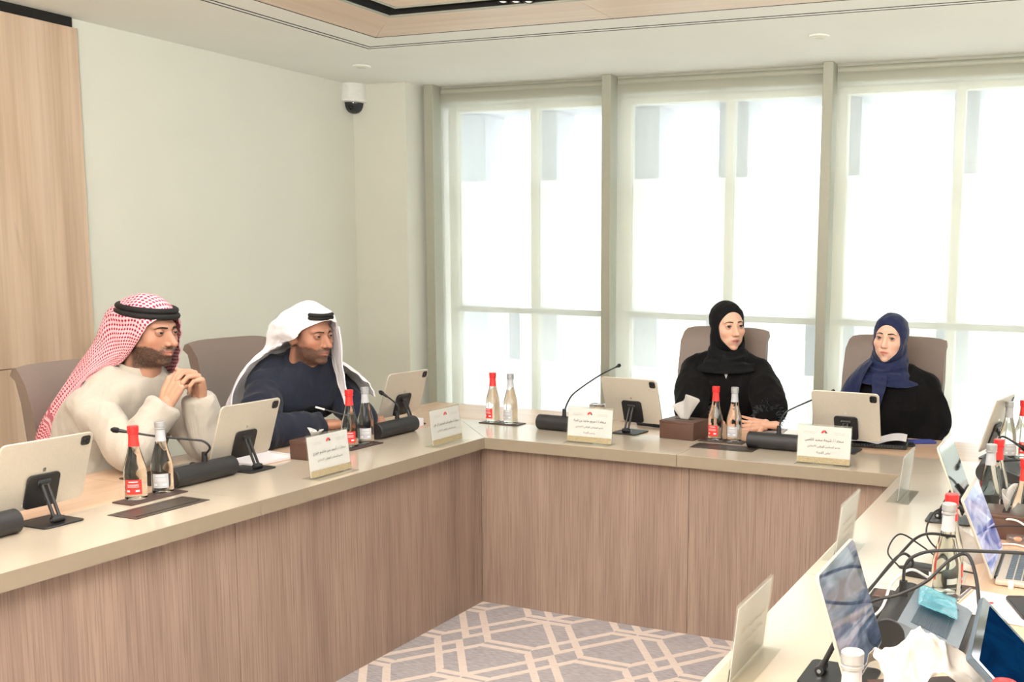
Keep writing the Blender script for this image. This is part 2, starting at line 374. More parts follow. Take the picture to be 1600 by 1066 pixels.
    def loft(s, rings, m=0, T=None, close=True):
        n = len(rings[0]); k = len(rings); vs = [p for r_ in rings for p in r_]; fs = []
        if close: fs = [tuple(range(n-1, -1, -1)), tuple(range((k-1)*n, k*n))]
        for i in range(k-1):
            for j in range(n): fs.append((i*n+j, i*n+(j+1) % n, (i+1)*n+(j+1) % n, (i+1)*n+j))
        return s.add(vs, fs, m, T)
    def mesh(s, name):
        me = bpy.data.meshes.new(name); me.from_pydata([tuple(p) for p in s.v], [], s.f); me.update(); return me
    def build(s, name, mats, parent=None, loc=None, rz=0, smooth=35, T=None):
        me = s.mesh(name); mats = mats if isinstance(mats, (list, tuple)) else [mats]
        for m in mats: me.materials.append(m)
        if len(mats) > 1: me.polygons.foreach_set('material_index', s.mi)
        fix(me)
        if smooth: me.shade_smooth(); me.set_sharp_from_angle(angle=R(smooth))
        return link(name, me, parent, loc, rz, T)
def fix(me):
    bm = bmesh.new(); bm.from_mesh(me); bmesh.ops.recalc_face_normals(bm, faces=bm.faces); bm.to_mesh(me); bm.free()
def link(name, me, parent=None, loc=None, rz=0, T=None):
    o = bpy.data.objects.new(name, me); COL.objects.link(o)
    if parent is not None: o.parent = parent
    if T is not None: o.matrix_local = T
    elif loc is not None: o.location = loc; o.rotation_euler = (0, 0, rz)
    return o
def tag(o, label, cat, group=None):
    o['label'] = label; o['category'] = cat
    if group: o['group'] = group
    return o
def thing(name, label, cat, loc=(0, 0, 0), rz=0, group=None):
    o = bpy.data.objects.new(name, None); COL.objects.link(o); o.location = loc; o.rotation_euler = (0, 0, rz); o.empty_display_size = 0.05
    return tag(o, label, cat, group)
def struct(o): o['kind'] = 'structure'; return o
def sempty(name):
    o = bpy.data.objects.new(name, None); COL.objects.link(o); return struct(o)
def copy_tree(o, parent=None):
    c = o.copy(); COL.objects.link(c)
    if parent is not None: c.parent = parent
    for ch in o.children: copy_tree(ch, c)
    return c
def bez(pts, n=10):
    # Catmull-Rom through the points
    P = [Vector(p) for p in pts]; P = [P[0]*2-P[1]]+P+[P[-1]*2-P[-2]]; out = []
    for i in range(1, len(P)-2):
        for k in range(n):
            t_ = k/n; a, b, c, d = P[i-1:i+3]
            out.append(0.5*((2*b)+(c-a)*t_+(2*a-5*b+4*c-d)*t_**2+(3*b-a-3*c+d)*t_**3))
    out.append(P[-2]); return out

# Arabic lettering: presentation forms, laid out right to left
PF = {}
for cp in list(range(0xFB50, 0xFDFF))+list(range(0xFE70, 0xFEFD)):
    d = unicodedata.decomposition(chr(cp)).split()
    if len(d) >= 2 and d[0] in ('<isolated>', '<initial>', '<medial>', '<final>'):
        key = ''.join(chr(int(x, 16)) for x in d[1:])
        PF.setdefault(key, {}).setdefault(d[0][1:-1], chr(cp))
def shape_ar(sx):
    sx = unicodedata.normalize('NFC', sx); units = []; i = 0
    while i < len(sx):
        if sx[i] == '\u0644' and i+1 < len(sx) and sx[i:i+2] in PF and sx[i+1] in '\u0627\u0623\u0625\u0622': units.append(sx[i:i+2]); i += 2
        else: units.append(sx[i]); i += 1
    dual = lambda u: u in PF and 'initial' in PF[u]
    out = []
    for k, u in enumerate(units):
        if u not in PF: out.append(u); continue
        prev = k > 0 and dual(units[k-1]) and 'final' in PF[u]
        nxt = k+1 < len(units) and dual(u) and units[k+1] in PF and 'final' in PF[units[k+1]]
        form = 'medial' if prev and nxt else 'final' if prev else 'initial' if nxt else 'isolated'
        out.append(PF[u].get(form) or PF[u].get('isolated') or u)
    return ''.join(out[::-1])
_txt_cache = {}
def text_geo(body, width):
    """flat outline of a line of writing, centred, scaled to the given width, in the XZ plane"""
    if body not in _txt_cache:
        c = bpy.data.curves.new('lettering', 'FONT'); c.body = body; c.resolution_u = 2; c.align_x = 'CENTER'
        o = bpy.data.objects.new('lettering', c); COL.objects.link(o)
        dg = bpy.context.evaluated_depsgraph_get(); dg.update()
        me = bpy.data.meshes.new_from_object(o.evaluated_get(dg))
        _txt_cache[body] = ([tuple(v.co) for v in me.vertices], [tuple(p.vertices) for p in me.polygons])
        bpy.data.objects.remove(o); bpy.data.curves.remove(c); bpy.data.meshes.remove(me)
    vs, fs = _txt_cache[body]
    xs = [v[0] for v in vs]; s = width/(max(xs)-min(xs)); cx = (max(xs)+min(xs))/2
    return [((v[0]-cx)*s, 0, v[1]*s) for v in vs], fs

# ------------------------------------------------------------------ the room
RX, RY0, YW, XL, XP = 4.6, -5.6, 2.335, -2.41, -2.37
YC, XC = 2.157, -1.9775
struct(MB().box(((XL+RX)/2, (RY0+YW)/2, -0.05), (RX-XL+0.4, YW-RY0+0.4, 0.1)).build('floor', M['carpet']))
struct(MB().box((XL-0.1, (RY0+2.9)/2, HC/2), (0.2, 2.9-RY0, HC+0.1)).build('wall_left', M['wall']))
struct(MB().box((RX+0.1, (RY0+2.9)/2, HC/2), (0.2, 2.9-RY0, HC+0.1)).build('wall_right', M['wall']))
struct(MB().box(((XL+RX)/2, RY0-0.1, HC/2), (RX-XL, 0.2, HC+0.1)).build('wall_rear', M['wall']))
wf = struct(MB().box(((XL+XC)/2, (YC+2.7)/2, HC/2), (XC-XL, 2.7-YC, HC)).build('wall_far', M['wall']))
MB().box(((XC+RX)/2, 2.66, 0.06), (RX-XC, 0.2, 0.12)).build('sill_wall', M['wall'], wf)
MB().box(((XC+RX)/2, 2.52, HC-0.03), (RX-XC, 0.24, 0.17)).build('window_head', M['frame'], wf)
# oak cladding on the left wall, two courses of panels under a black shadow gap
cl = sempty('trim_1'); YPE = 0.0535
for i, (y0, y1) in enumerate(((-1.16, YPE), (-2.38, -1.163), (-3.6, -2.383), (-4.82, -3.603), (-5.59, -4.823))):
    MB().rbox(((XL+XP)/2, (y0+y1)/2, (0.957+2.612)/2), (XP-XL, y1-y0, 2.612-0.957), 0.0015, 1).build('panel', M['clad'], cl)
    MB().rbox(((XL+XP)/2, (y0+y1)/2, 0.954/2), (XP-XL, y1-y0, 0.954), 0.0015, 1).build('panel', M['clad'], cl)
MB().box((XL+0.012, (YPE-0.012+RY0)/2, 2.64), (0.022, YPE-0.012-RY0, 0.055)).build('shadow_gap', M['gap'], cl)

# ceiling: soffit round a recessed tray
ce = sempty('ceiling')
def rect_ring(name, a, b, z0, z1, mat, parent):
    (ax0, ay0, ax1, ay1), (bx0, by0, bx1, by1) = a, b; mb = MB()
    for q in (((ax0, ay0), (ax1, ay0), (bx1, by0), (bx0, by0)), ((ax1, ay0), (ax1, ay1), (bx1, by1), (bx1, by0)),
              ((ax1, ay1), (ax0, ay1), (bx0, by1), (bx1, by1)), ((ax0, ay1), (ax0, ay0), (bx0, by0), (bx0, by1))): mb.prism(q, z0, z1)
    return mb.build(name, mat, parent, smooth=0)
def rc(d): return (-1.477+d, -4.36+d, 3.88-d, 1.157-d)
rect_ring('soffit', (XL-0.1, RY0-0.1, RX+0.1, 2.43), rc(0), HC, HC+0.12, M['ceiling'], ce)
rect_ring('slot_recess', rc(-0.004), rc(0.05), HC-0.0006, HC+0.02, M['gap'], ce)
rect_ring('slot_blade', rc(0.016), rc(0.036), HC-0.002, HC+0.05, M['ceiling'], ce)
rect_ring('tray_border', rc(0.046), rc(0.238), HC, HC+0.12, M['ceiling'], ce)
rect_ring('border_gap', rc(0.232), rc(0.248), HC-0.0006, HC+0.02, M['gap'], ce)
# oak boards of the tray border: one board per side and joint
q0, q1 = rc(0.246), rc(0.615)
def board(name, poly, mat): MB().prism(poly, HC-0.001, HC+0.1).build(name, mat, ce, smooth=0)
xs_ = [q0[0], 0.16, 1.5, 2.7, q0[2]]
for k in range(4):
    xa, xb = xs_[k]+0.0015, xs_[k+1]-0.0015
    for yo, yi in ((q0[3], q1[3]), (q0[1], q1[1])):
        ia = q1[0] if k == 0 else xa; ib = q1[2] if k == 3 else xb
        board('oak_board', ((xa, yo), (xb, yo), (ib, yi), (ia, yi)) if yo > 0 else ((xb, yo), (xa, yo), (ia, yi), (ib, yi)), M['ceilwoodx'])
ys_ = [q0[1], -2.9, -1.4, q0[3]]
for k in range(3):
    ya, yb = ys_[k]+0.0015, ys_[k+1]-0.0015
    for xo, xi in ((q0[0], q1[0]), (q0[2], q1[2])):
        ia = q1[1] if k == 0 else ya; ib = q1[3] if k == 2 else yb
        board('oak_board', ((xo, ya), (xi, ia), (xi, ib), (xo, yb)) if xo > 1 else ((xo, yb), (xi, ib), (xi, ia), (xo, ya)), M['ceilwoody'])
rect_ring('trough_lip', rc(0.612), rc(0.622), HC-0.003, HC+0.1, M['frame'], ce)
rect_ring('light_trough', rc(0.60), rc(0.80), HC+0.1, HC+0.12, M['gap'], ce)
rect_ring('trough_side', rc(0.622), rc(0.630), HC+0.005, HC+0.1, M['gap'], ce)
rect_ring('panel_lip', rc(0.755), rc(0.770), HC-0.003, HC+0.1, M['frame'], ce)
rect_ring('panel_gap', rc(0.770), rc(0.776), HC+0.012, HC+0.1, M['gap'], ce)
rect_ring('inner_oak_panel', rc(0.776), rc(1.55), HC, HC+0.1, M['ceilwoodx'], ce)
q2 = rc(1.54); MB().box(((q2[0]+q2[2])/2, (q2[1]+q2[3])/2, HC+0.06), (q2[2]-q2[0], q2[3]-q2[1], 0.1)).build('tray_lid', M['ceiling'], ce)
t = NT('lamp_glow'); e_ = t.n('ShaderNodeEmission'); v_ = t.noise(t.coords(), 5, 1); t.l(t.ramp(v_, [(0, (1, 0.80, 0.62, 1)), (1, (1, 0.84, 0.68, 1))]), e_.inputs[0]); e_.inputs[1].default_value = 1.6
t.l(e_.outputs[0], t.out.inputs[0]); M['glow'] = t.m
for i, px in enumerate((786, 806, 826)):
    p = PY(px, 2.5, 0.49)
    d = thing('recessed_downlight', 'warm glowing spotlight in the black ceiling trough, %s of the three' % ('leftmost', 'middle one', 'rightmost')[i], 'ceiling light', (p.x, p.y, p.z+0.042), 0, 'spotlights in the ceiling trough')
    MB().lathe([(0.020, 0), (0.020, -0.03), (0.024, -0.045), (0.020, -0.045), (0.019, -0.02)], 18).build('housing', M['gap'], d)
    MB().lathe([(0.019, -0.03), (0.019, -0.04), (0.008, -0.045)], 18).build('lamp', M['glow'], d)
for i, (px, py) in enumerate(((565, 103), (1280, 56))):
    p = PZ(px, py, HC)
    s_ = thing('ceiling_sensor', ('small flat white disc on the ceiling above the corner camera', 'small flat white disc on the ceiling above the windows')[i], 'sensor', (p.x, p.y, HC))
    MB().lathe([(0.055, 0), (0.055, -0.004), (0.05, -0.008), (0.01, -0.009)], 28).build('cover_plate', M['ceiling'], s_)
    MB().lathe([(0.03, -0.008), (0.028, -0.012), (0.005, -0.0125)], 20).build('sprinkler_cap', M['framelight'], s_)

# dome camera under the ceiling by the corner
p = PZ(552, 132, HC)
dc = thing('security_camera', 'white dome security camera with smoked glass under the ceiling corner', 'camera', (p.x, p.y, HC))
dc.scale = (0.8, 0.8, 0.86)
MB().lathe([(0.108, 0), (0.108, -0.02), (0.112, -0.022), (0.118, -0.11), (0.122, -0.125), (0.118, -0.14), (0.09, -0.146), (0.088, -0.14)], 36).build('housing', M['white'], dc)
MB().lathe([(0.086, -0.14), (0.086, -0.15), (0.080, -0.175), (0.066, -0.20), (0.045, -0.217), (0.02, -0.226), (0.004, -0.228)], 32).build('dome', M['domeglass'], dc)
MB().ellipsoid((-0.0+0.02, -0.066, -0.185), (0.024, 0.024, 0.024), 14).build('lens', M['lens'], dc)

# windows: frames, panes, film, posts between the bays, blinds
bays = [(-1.863, -0.588), (-0.523, 0.841), (0.902, 2.27), (2.335, 3.70)]
po = [(-1.936, -1.863), (-0.588, -0.523), (0.841, 0.902), (2.27, 2.335), (3.70, 3.765)]
for i, (a, b) in enumerate(po):
    struct(MB().rbox(((a+b)/2, 2.36, HC/2), (b-a, 0.12, HC), 0.003, 1).build('trim_%d' % (i+2), M['frame']))
WORD = ['left', 'middle', 'right', 'out of view']
for i, (a, b) in enumerate(bays):
    w = sempty('window_%d' % (i+1))
    fa, fb = a+0.02-0.05, b-0.06; mid = (-1.21, 0.195, 1.60, 3.02)[i]
    yf = 2.56
    if i == 1: fa = -0.487-0.07
    for x0, x1 in ((fa, fa+0.07), (fb, fb+0.07)): MB().rbox(((x0+x1)/2, yf, 1.32), (x1-x0, 0.07, 2.42), 0.003, 1).build('jamb', M['framelight'], w)
    MB().rbox(((fa+fb)/2+0.035, yf, 2.56), (fb-fa+0.07, 0.068, 0.10), 0.003, 1).build('head_rail', M['framelight'], w)
    MB().rbox(((fa+fb)/2+0.035, yf, 1.143), (fb-fa, 0.075, 0.038), 0.003, 1).build('transom', M['frame'], w)
    MB().rbox(((fa+fb)/2+0.035, yf, 0.16), (fb-fa, 0.066, 0.08), 0.003, 1).build('bottom_rail', M['framelight'], w)
    MB().rbox((mid, yf, 1.35), (0.05, 0.072, 2.36), 0.003, 1).build('mullion', M['framelight'], w)
    for x0, x1 in ((fa+0.07, mid-0.025), (mid+0.025, fb)):
        for z0, z1 in ((0.2, 1.118), (1.168, 2.51)):
            MB().box(((x0+x1)/2, yf, (z0+z1)/2), (x1-x0, 0.008, z1-z0)).build('pane', M['pane'], w)
        for z0, z1 in ((0.2, 0.80), (1.168, 2.035)):
            MB().box(((x0+x1)/2, yf+0.006, (z0+z1)/2), (x1-x0, 0.002, z1-z0)).build('frosted_film', M['film'], w)
    # sheer roller blind
    bl = thing('roller_blind', 'sheer cream roller blind drawn down over the %s window bay' % WORD[i], 'blind', ((a+b)/2, 2.385, HC), 0, 'sheer blinds over the windows')
    wd = b-a-0.012; nx, nz = 60, 30; g = MB(); vs = []
    for kz in range(nz+1):
        for kx in range(nx+1):
            x = -wd/2+wd*kx/nx; z = -0.05-(HC-0.17)*kz/nz
            y = 0.004*math.sin(x*7+i*2)*(kz/nz)+0.0025*math.sin(x*19+z*2+i)*(kz/nz)
            vs.append((x, y, z))
    g.add(vs, [(r_*(nx+1)+c_, r_*(nx+1)+c_+1, (r_+1)*(nx+1)+c_+1, (r_+1)*(nx+1)+c_) for r_ in range(nz) for c_ in range(nx)])
    g.build('fabric', M['blind'], bl)
    MB().cyl((-wd/2, 0.02, -0.035), (wd/2, 0.02, -0.035), 0.022, n=16).build('roller', M['frame'], bl)
    MB().rbox((0, 0, -(HC-0.12)), (wd, 0.014, 0.03), 0.004, 1).build('bottom_bar', M['framelight'], bl)

# outside
struct(MB().box((0, 30, -0.4), (120, 54, 0.1)).build('ground_outside', M['paving']))
struct(MB().box((0, 23.5, -0.345), (110, 8, 0.02)).build('ground_lawn', M['lawn']))
struct(MB().box((1, 3.15, 2.72), (9, 1.0, 0.22)).build('exterior_roof_slab', M['rock']))
for k, (x0, x1) in enumerate(((-2.62, -2.09), (-1.68, -1.46), (-0.88, -0.62), (-0.16, 0.058), (0.64, 0.855), (1.46, 1.62), (2.3, 2.5), (3.1, 3.3))):
    struct(MB().rbox(((x0+x1)/2, 3.45, 1.13), (x1-x0, 0.30, 2.96), 0.006, 1).build('exterior_column', M['rock']))
for k, (px, y0, y1) in enumerate(((803, 378, 470), (1114, 363, 474), (1271, 390, 478), (1477, 392, 464))):
    a = PY(px, y0, 8.0); b = PY(px, y1, 8.0)
    o = thing('gate_post', 'grey post outside beyond the blinds, %s from the left' % ('first', 'second', 'third', 'fourth')[k], 'post', (a.x, 8.0, -0.35), 0, 'posts outside the windows')
    MB().rbox((0, 0, (a.z+0.35)/2), (0.11, 0.11, a.z+0.35), 0.01, 1).build('shaft', M['post'], o)
    MB().rbox((0, 0, a.z+0.36), (0.13, 0.13, 0.03), 0.006, 1).build('cap', M['post'], o)
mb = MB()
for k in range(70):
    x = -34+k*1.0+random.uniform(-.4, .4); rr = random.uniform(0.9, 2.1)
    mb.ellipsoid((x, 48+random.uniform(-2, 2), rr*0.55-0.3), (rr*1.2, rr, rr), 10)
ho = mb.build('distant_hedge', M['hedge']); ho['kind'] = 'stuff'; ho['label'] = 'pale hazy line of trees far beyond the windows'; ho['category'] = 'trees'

# ------------------------------------------------------------------ conference desks (mitred U), each unit a thing of its own
G = 0.0012
ZT0, ZT1 = 0.7018, 0.75
def desk(label, inner, bound, outer, panels, along):
    """inner / bound / outer: the three pairs of corner points from the inner edge to the seat edge; panels: (p0, p1) front panel runs"""
    d = thing('conference_desk', label, 'desk', (0, 0, 0), 0, 'conference desks of the U-shaped table')
    (i0, i1), (b0, b1), (o0, o1) = inner, bound, outer
    MB().prism((i0, i1, b1, b0), ZT0, ZT1).build('front_top', M['top'], d, smooth=0)
    n_ = Vector((i0[1]-i1[1], i1[0]-i0[0], 0)).normalized(); c_ = Vector((b0[0]-i0[0], b0[1]-i0[1], 0)); n_ = n_ if n_.dot(c_) < 0 else -n_
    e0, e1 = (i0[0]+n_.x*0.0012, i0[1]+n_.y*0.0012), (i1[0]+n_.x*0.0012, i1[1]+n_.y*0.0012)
    MB().prism((e0, e1, i1, i0), ZT0, ZT1-0.001).build('shaded_edge', M['edge'], d, smooth=0)  # thin strip carrying the painted shade of the front edge
    MB().prism((b0, b1, o1, o0), ZT0, ZT1-0.0006).build('writing_top', M['topwood'+along], d, smooth=0)
    for q in panels: MB().prism(q, 0.0, ZT0).build('front_panel', M['desk'], d, smooth=0)
    return d
r_ = 0.048; th = 0.022; D_ = 0.82; B_ = 0.375; WI = 1.772
def lx(y0, y1, m=0): return [(-r_, y0), (-r_, y1), (-r_-th, y1+m), (-r_-th, y0)]
SL = -1.285; SLp = SL-0.06
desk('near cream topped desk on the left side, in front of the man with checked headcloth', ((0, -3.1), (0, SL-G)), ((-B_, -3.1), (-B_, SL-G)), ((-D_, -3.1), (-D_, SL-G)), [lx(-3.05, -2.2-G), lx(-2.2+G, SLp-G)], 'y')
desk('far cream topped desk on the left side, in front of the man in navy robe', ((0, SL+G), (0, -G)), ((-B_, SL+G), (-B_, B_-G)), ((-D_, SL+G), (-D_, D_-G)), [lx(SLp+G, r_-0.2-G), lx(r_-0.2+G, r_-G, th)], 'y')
SF = 0.891; SFp = SF+0.035
fx = lambda x0, x1, ma=0, mb_=0: [(x1, r_), (x0, r_), (x0-ma, r_+th), (x1+mb_, r_+th)]
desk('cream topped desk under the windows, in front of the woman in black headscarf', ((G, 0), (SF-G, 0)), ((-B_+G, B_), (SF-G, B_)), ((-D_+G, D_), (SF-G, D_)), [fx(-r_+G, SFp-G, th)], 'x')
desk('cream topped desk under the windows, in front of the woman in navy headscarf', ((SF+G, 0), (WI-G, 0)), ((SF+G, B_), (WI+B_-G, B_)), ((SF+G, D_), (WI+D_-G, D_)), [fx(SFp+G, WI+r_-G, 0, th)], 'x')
rx_ = lambda y0, y1, m=0: [(WI+r_, y1), (WI+r_, y0), (WI+r_+th, y0), (WI+r_+th, y1+m)]
SR = -1.308
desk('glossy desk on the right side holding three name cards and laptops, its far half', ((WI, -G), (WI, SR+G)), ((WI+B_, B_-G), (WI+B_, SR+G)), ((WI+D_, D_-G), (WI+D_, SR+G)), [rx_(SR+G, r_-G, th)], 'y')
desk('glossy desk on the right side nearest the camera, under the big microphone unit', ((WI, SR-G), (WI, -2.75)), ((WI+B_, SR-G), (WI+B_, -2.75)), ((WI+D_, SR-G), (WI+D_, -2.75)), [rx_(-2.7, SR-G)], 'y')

# flush cable lids let into the desk tops
def cable_lid(label, c, rz):
    k = thing('cable_port', label, 'cable port', (c[0], c[1], 0.7502), rz, 'cable lids in the desk tops')
    mb = MB(); a, b = 0.135, 0.058
    for x0, x1, y0, y1 in ((-a, a, -b, -b+0.018), (-a, a, b-0.018, b), (-a, -a+0.018, -b+0.018, b-0.018), (a-0.018, a, -b+0.018, b-0.018)):
        mb.box(((x0+x1)/2, (y0+y1)/2, 0.0008), (x1-x0, y1-y0, 0.0016))
    mb.build('frame', M['bronze'], k)
    MB().rbox((0, 0.004, 0.0009), (2*a-0.038, 2*b-0.046, 0.0014), 0.0005, 1).build('flap', M['bronze'], k)
    MB().box((0, -0.036, 0.0008), (2*a-0.038, 0.006, 0.0006)).build('brush_slot', M['gap'], k)
cable_lid('dark bronze cable lid let into the left desk before the bottles', (-0.2, -1.485), R(90))
cable_lid('dark cable lid let into the desk before the bottles of the woman in black', (1.01, 0.235), 0)

# ------------------------------------------------------------------ swivel chairs
def make_chair(label, loc, rz, h=1.13, w=0.47):
    c = thing('swivel_chair', label, 'chair', loc, rz, 'taupe leather conference chairs')
    # local: sitter faces +Y, back at -Y. rolled top edge, slightly winged and flaring sides
    rows = []; n = 14
    prof = [(0.44, -0.19, 0.86), (0.55, -0.205, 0.9), (0.70, -0.205, 0.95), (0.85, -0.215, 0.99), (0.97, -0.235, 1.0), (h-0.06, -0.262, 0.99), (h-0.015, -0.285, 0.97), (h, -0.312, 0.94), (h-0.006, -0.34, 0.92), (h-0.03, -0.352, 0.92)]
    back = [(h-0.05, -0.335, 0.93), (0.97, -0.295, 0.98), (0.8, -0.275, 0.97), (0.6, -0.265, 0.9), (0.44, -0.25, 0.84)]
    for z, y, s in prof+back:
        row = []
        for k in range(n+1):
            u = -1+2*k/n; row.append((u*w/2*s, y+0.035*u*u*(1 if z < h-0.03 else 0.6), z-0.012*abs(u)**6))
        rows.append(row)
    m = len(rows); vs = [p for r0 in rows for p in r0]
    fs = [(i*(n+1)+k, i*(n+1)+k+1, (i+1)*(n+1)+k+1, (i+1)*(n+1)+k) for i in range(m-1) for k in range(n)]
    fs += [((m-1)*(n+1)+k, (m-1)*(n+1)+k+1, k+1, k) for k in range(n)]
    fs += [tuple(i*(n+1) for i in range(m)), tuple(i*(n+1)+n for i in range(m-1, -1, -1))]
    MB().add(vs, fs).build('backrest', M['leather'], c, smooth=40)
    MB().rbox((0, 0.02, 0.44), (0.50, 0.48, 0.09), 0.035, 4).build('seat', M['leather'], c)
    for s in (-1, 1):
        a = MB(); a.tube(bez([(s*0.27, -0.19, 0.47), (s*0.285, -0.17, 0.60), (s*0.285, -0.05, 0.645), (s*0.285, 0.10, 0.645)], 6), 0.014, 8)
        a.rbox((s*0.285, 0.02, 0.66), (0.055, 0.26, 0.028), 0.012, 3); a.build('armrest', M['slate'], c)
    MB().cyl((0, 0, 0.06), (0, 0, 0.40), 0.03).build('column', M['chrome'], c)
    for k in range(5):
        a = 2*math.pi*k/5; dx, dy = math.cos(a), math.sin(a)
        MB().tube([(0, 0, 0.1), (dx*0.28, dy*0.28, 0.065)], [0.026, 0.016], 8).build('leg', M['chrome'], c)
        MB().cyl((dx*0.28-dy*0.02, dy*0.28+dx*0.02, 0.026), (dx*0.28+dy*0.02, dy*0.28-dx*0.02, 0.026), 0.026, n=12).build('caster', M['black'], c)
    return c
make_chair('taupe leather chair behind the man with red checked headcloth', (-1.02, -0.89, 0), R(-90), 1.095, 0.5)
make_chair('taupe leather chair behind the man in navy robe', (-1.07, -0.05, 0), R(-90), 1.125, 0.5)
make_chair('taupe leather chair behind the woman in black headscarf', (0.68, 0.86, 0), R(178), 1.185, 0.46)
make_chair('taupe leather chair behind the woman in navy headscarf', (1.475, 1.02, 0), R(172), 1.165, 0.5)
#@@PEOPLE
# ------------------------------------------------------------------ people
def smin(a, b, k):
    h = np.clip(0.5+0.5*(b-a)/k, 0, 1); return b*(1-h)+a*h-k*h*(1-h)
def smax(a, b, k): return -smin(-a, -b, k)
def sd_ell(p, c, r):
    q = (p-np.array(c))/np.array(r); k0 = np.linalg.norm(q, axis=-1); k1 = np.linalg.norm(q/np.array(r), axis=-1)
    return k0*(k0-1)/np.maximum(k1, 1e-9)
def sd_cap(p, a, b, ra, rb):
    a, b = np.array(a), np.array(b); pa = p-a; ba = b-a
    h = np.clip((pa@ba)/(ba@ba), 0, 1)
    return np.linalg.norm(pa-h[..., None]*ba, axis=-1)-(ra+(rb-ra)*h)
def head_sdf(p, g):
    f = g.get('f', 1.0)        # 1 man, 0 woman
    p = p.copy(); s = np.abs(p[..., 0]); ps = p.copy(); ps[..., 0] = s
    d = sd_ell(p, (0, -0.014, 0.028), (0.074+0.002*f, 0.092+0.002*f, 0.083+0.007*f))
    d = smin(d, sd_ell(p, (0, 0.026, -0.03), (0.063+0.002*f, 0.062, 0.086)), 0.02)
    d = smin(d, sd_ell(p, (0, 0.026, -0.068), (0.050+0.006*f, 0.054, 0.042+0.004*f)), 0.02)
    d = smin(d, sd_ell(p, (0, 0.070, -0.102), (0.017+0.006*f, 0.014+0.003*f, 0.013+0.002*f)), 0.018)
    d = smin(d, sd_ell(ps, (0.041, 0.056, -0.026), (0.022, 0.020, 0.020)), 0.02)
    d = smin(d, sd_cap(ps, (0.008, 0.083, 0.021), (0.043, 0.066, 0.022), 0.010+0.002*f, 0.008), 0.014)
    d = smax(d, -sd_ell(ps, (0.032, 0.101, 0.001), (0.019, 0.018, 0.0125)), 0.010)
    nl = g.get('nose', 1.0)
    d = smin(d, sd_cap(p, (0, 0.085, 0.008), (0, 0.102+0.006*nl, -0.034), 0.0075, 0.0095+0.001*f), 0.010)
    d = smin(d, sd_cap(p, (0, 0.078, 0.004), (0, 0.090+0.004*nl, -0.035), 0.008, 0.0125), 0.010)
    d = smin(d, sd_ell(p, (0, 0.104+0.006*nl, -0.036), (0.0095, 0.009, 0.0085)), 0.006)
    d = smin(d, sd_ell(ps, (0.0115, 0.095, -0.039), (0.0075+0.001*f, 0.010, 0.0075)), 0.006)
    d = smin(d, sd_ell(p, (0, 0.074, -0.068), (0.027, 0.019, 0.022)), 0.012)
    # lips
    d = smin(d, sd_cap(ps, (0.0, 0.0940, -0.0635), (0.024, 0.0815, -0.0672), 0.0052, 0.002), 0.004)
    d = smin(d, sd_cap(ps, (0.0, 0.0932, -0.0750), (0.021, 0.082, -0.0690), 0.0062, 0.002), 0.004)
    d = smax(d, -sd_cap(ps, (0.0, 0.0995, -0.0685), (0.023, 0.0885, -0.068), 0.0015, 0.001), 0.003)
    if f > 0.5: d = smin(d, sd_ell(ps, (0.077, -0.012, -0.012), (0.008, 0.018, 0.031)), 0.006)
    d = smin(d, sd_cap(p, (0, -0.022, -0.08), (0, -0.04, -0.215), 0.050+0.009*f, 0.056+0.008*f), 0.02)
    return d
HC0 = np.array([0, 0.0, -0.022])
def march(dirs, g, off=0.0, rmax=0.24):
    # outermost surface along each direction: coarse steps inwards, then bisect
    rs = np.linspace(rmax, 0.03, 110); lo = np.full(len(dirs), 0.03); hi = np.full(len(dirs), rmax); done = np.zeros(len(dirs), bool); prev = rmax
    for r0 in rs:
        v = head_sdf(HC0+dirs*r0, g)-off
        hit = (v < 0) & ~done; lo[hit] = r0; hi[hit] = prev; done |= hit; prev = r0
    for _ in range(16):
        m = (lo+hi)/2; v = head_sdf(HC0+dirs*m[:, None], g)-off; i = v < 0
        lo = np.where(i, m, lo); hi = np.where(i, hi, m)
    return (lo+hi)/2
def polar(nu, nv, pw=1.3, a0=0.0, a1=math.pi):
    D = []
    for i in range(nv+1):
        a = a0+(a1-a0)*(i/nv)**pw
        for j in range(nu):
            b = 2*math.pi*j/nu; D.append((math.sin(a)*math.cos(b), math.cos(a), math.sin(a)*math.sin(b)))
    return np.array(D)
def grid_faces(nu, nv, o=0): return [(o+i*nu+j, o+i*nu+(j+1) % nu, o+(i+1)*nu+(j+1) % nu, o+(i+1)*nu+j) for i in range(nv) for j in range(nu)]
def sstep(a, b, x):
    if a > b: return 1-sstep(b, a, x)
    t_ = np.clip((x-a)/(b-a), 0, 1); return t_*t_*(3-2*t_)
def vnoise(P, sc): return np.array([noise.noise(Vector(p)*sc) for p in P])
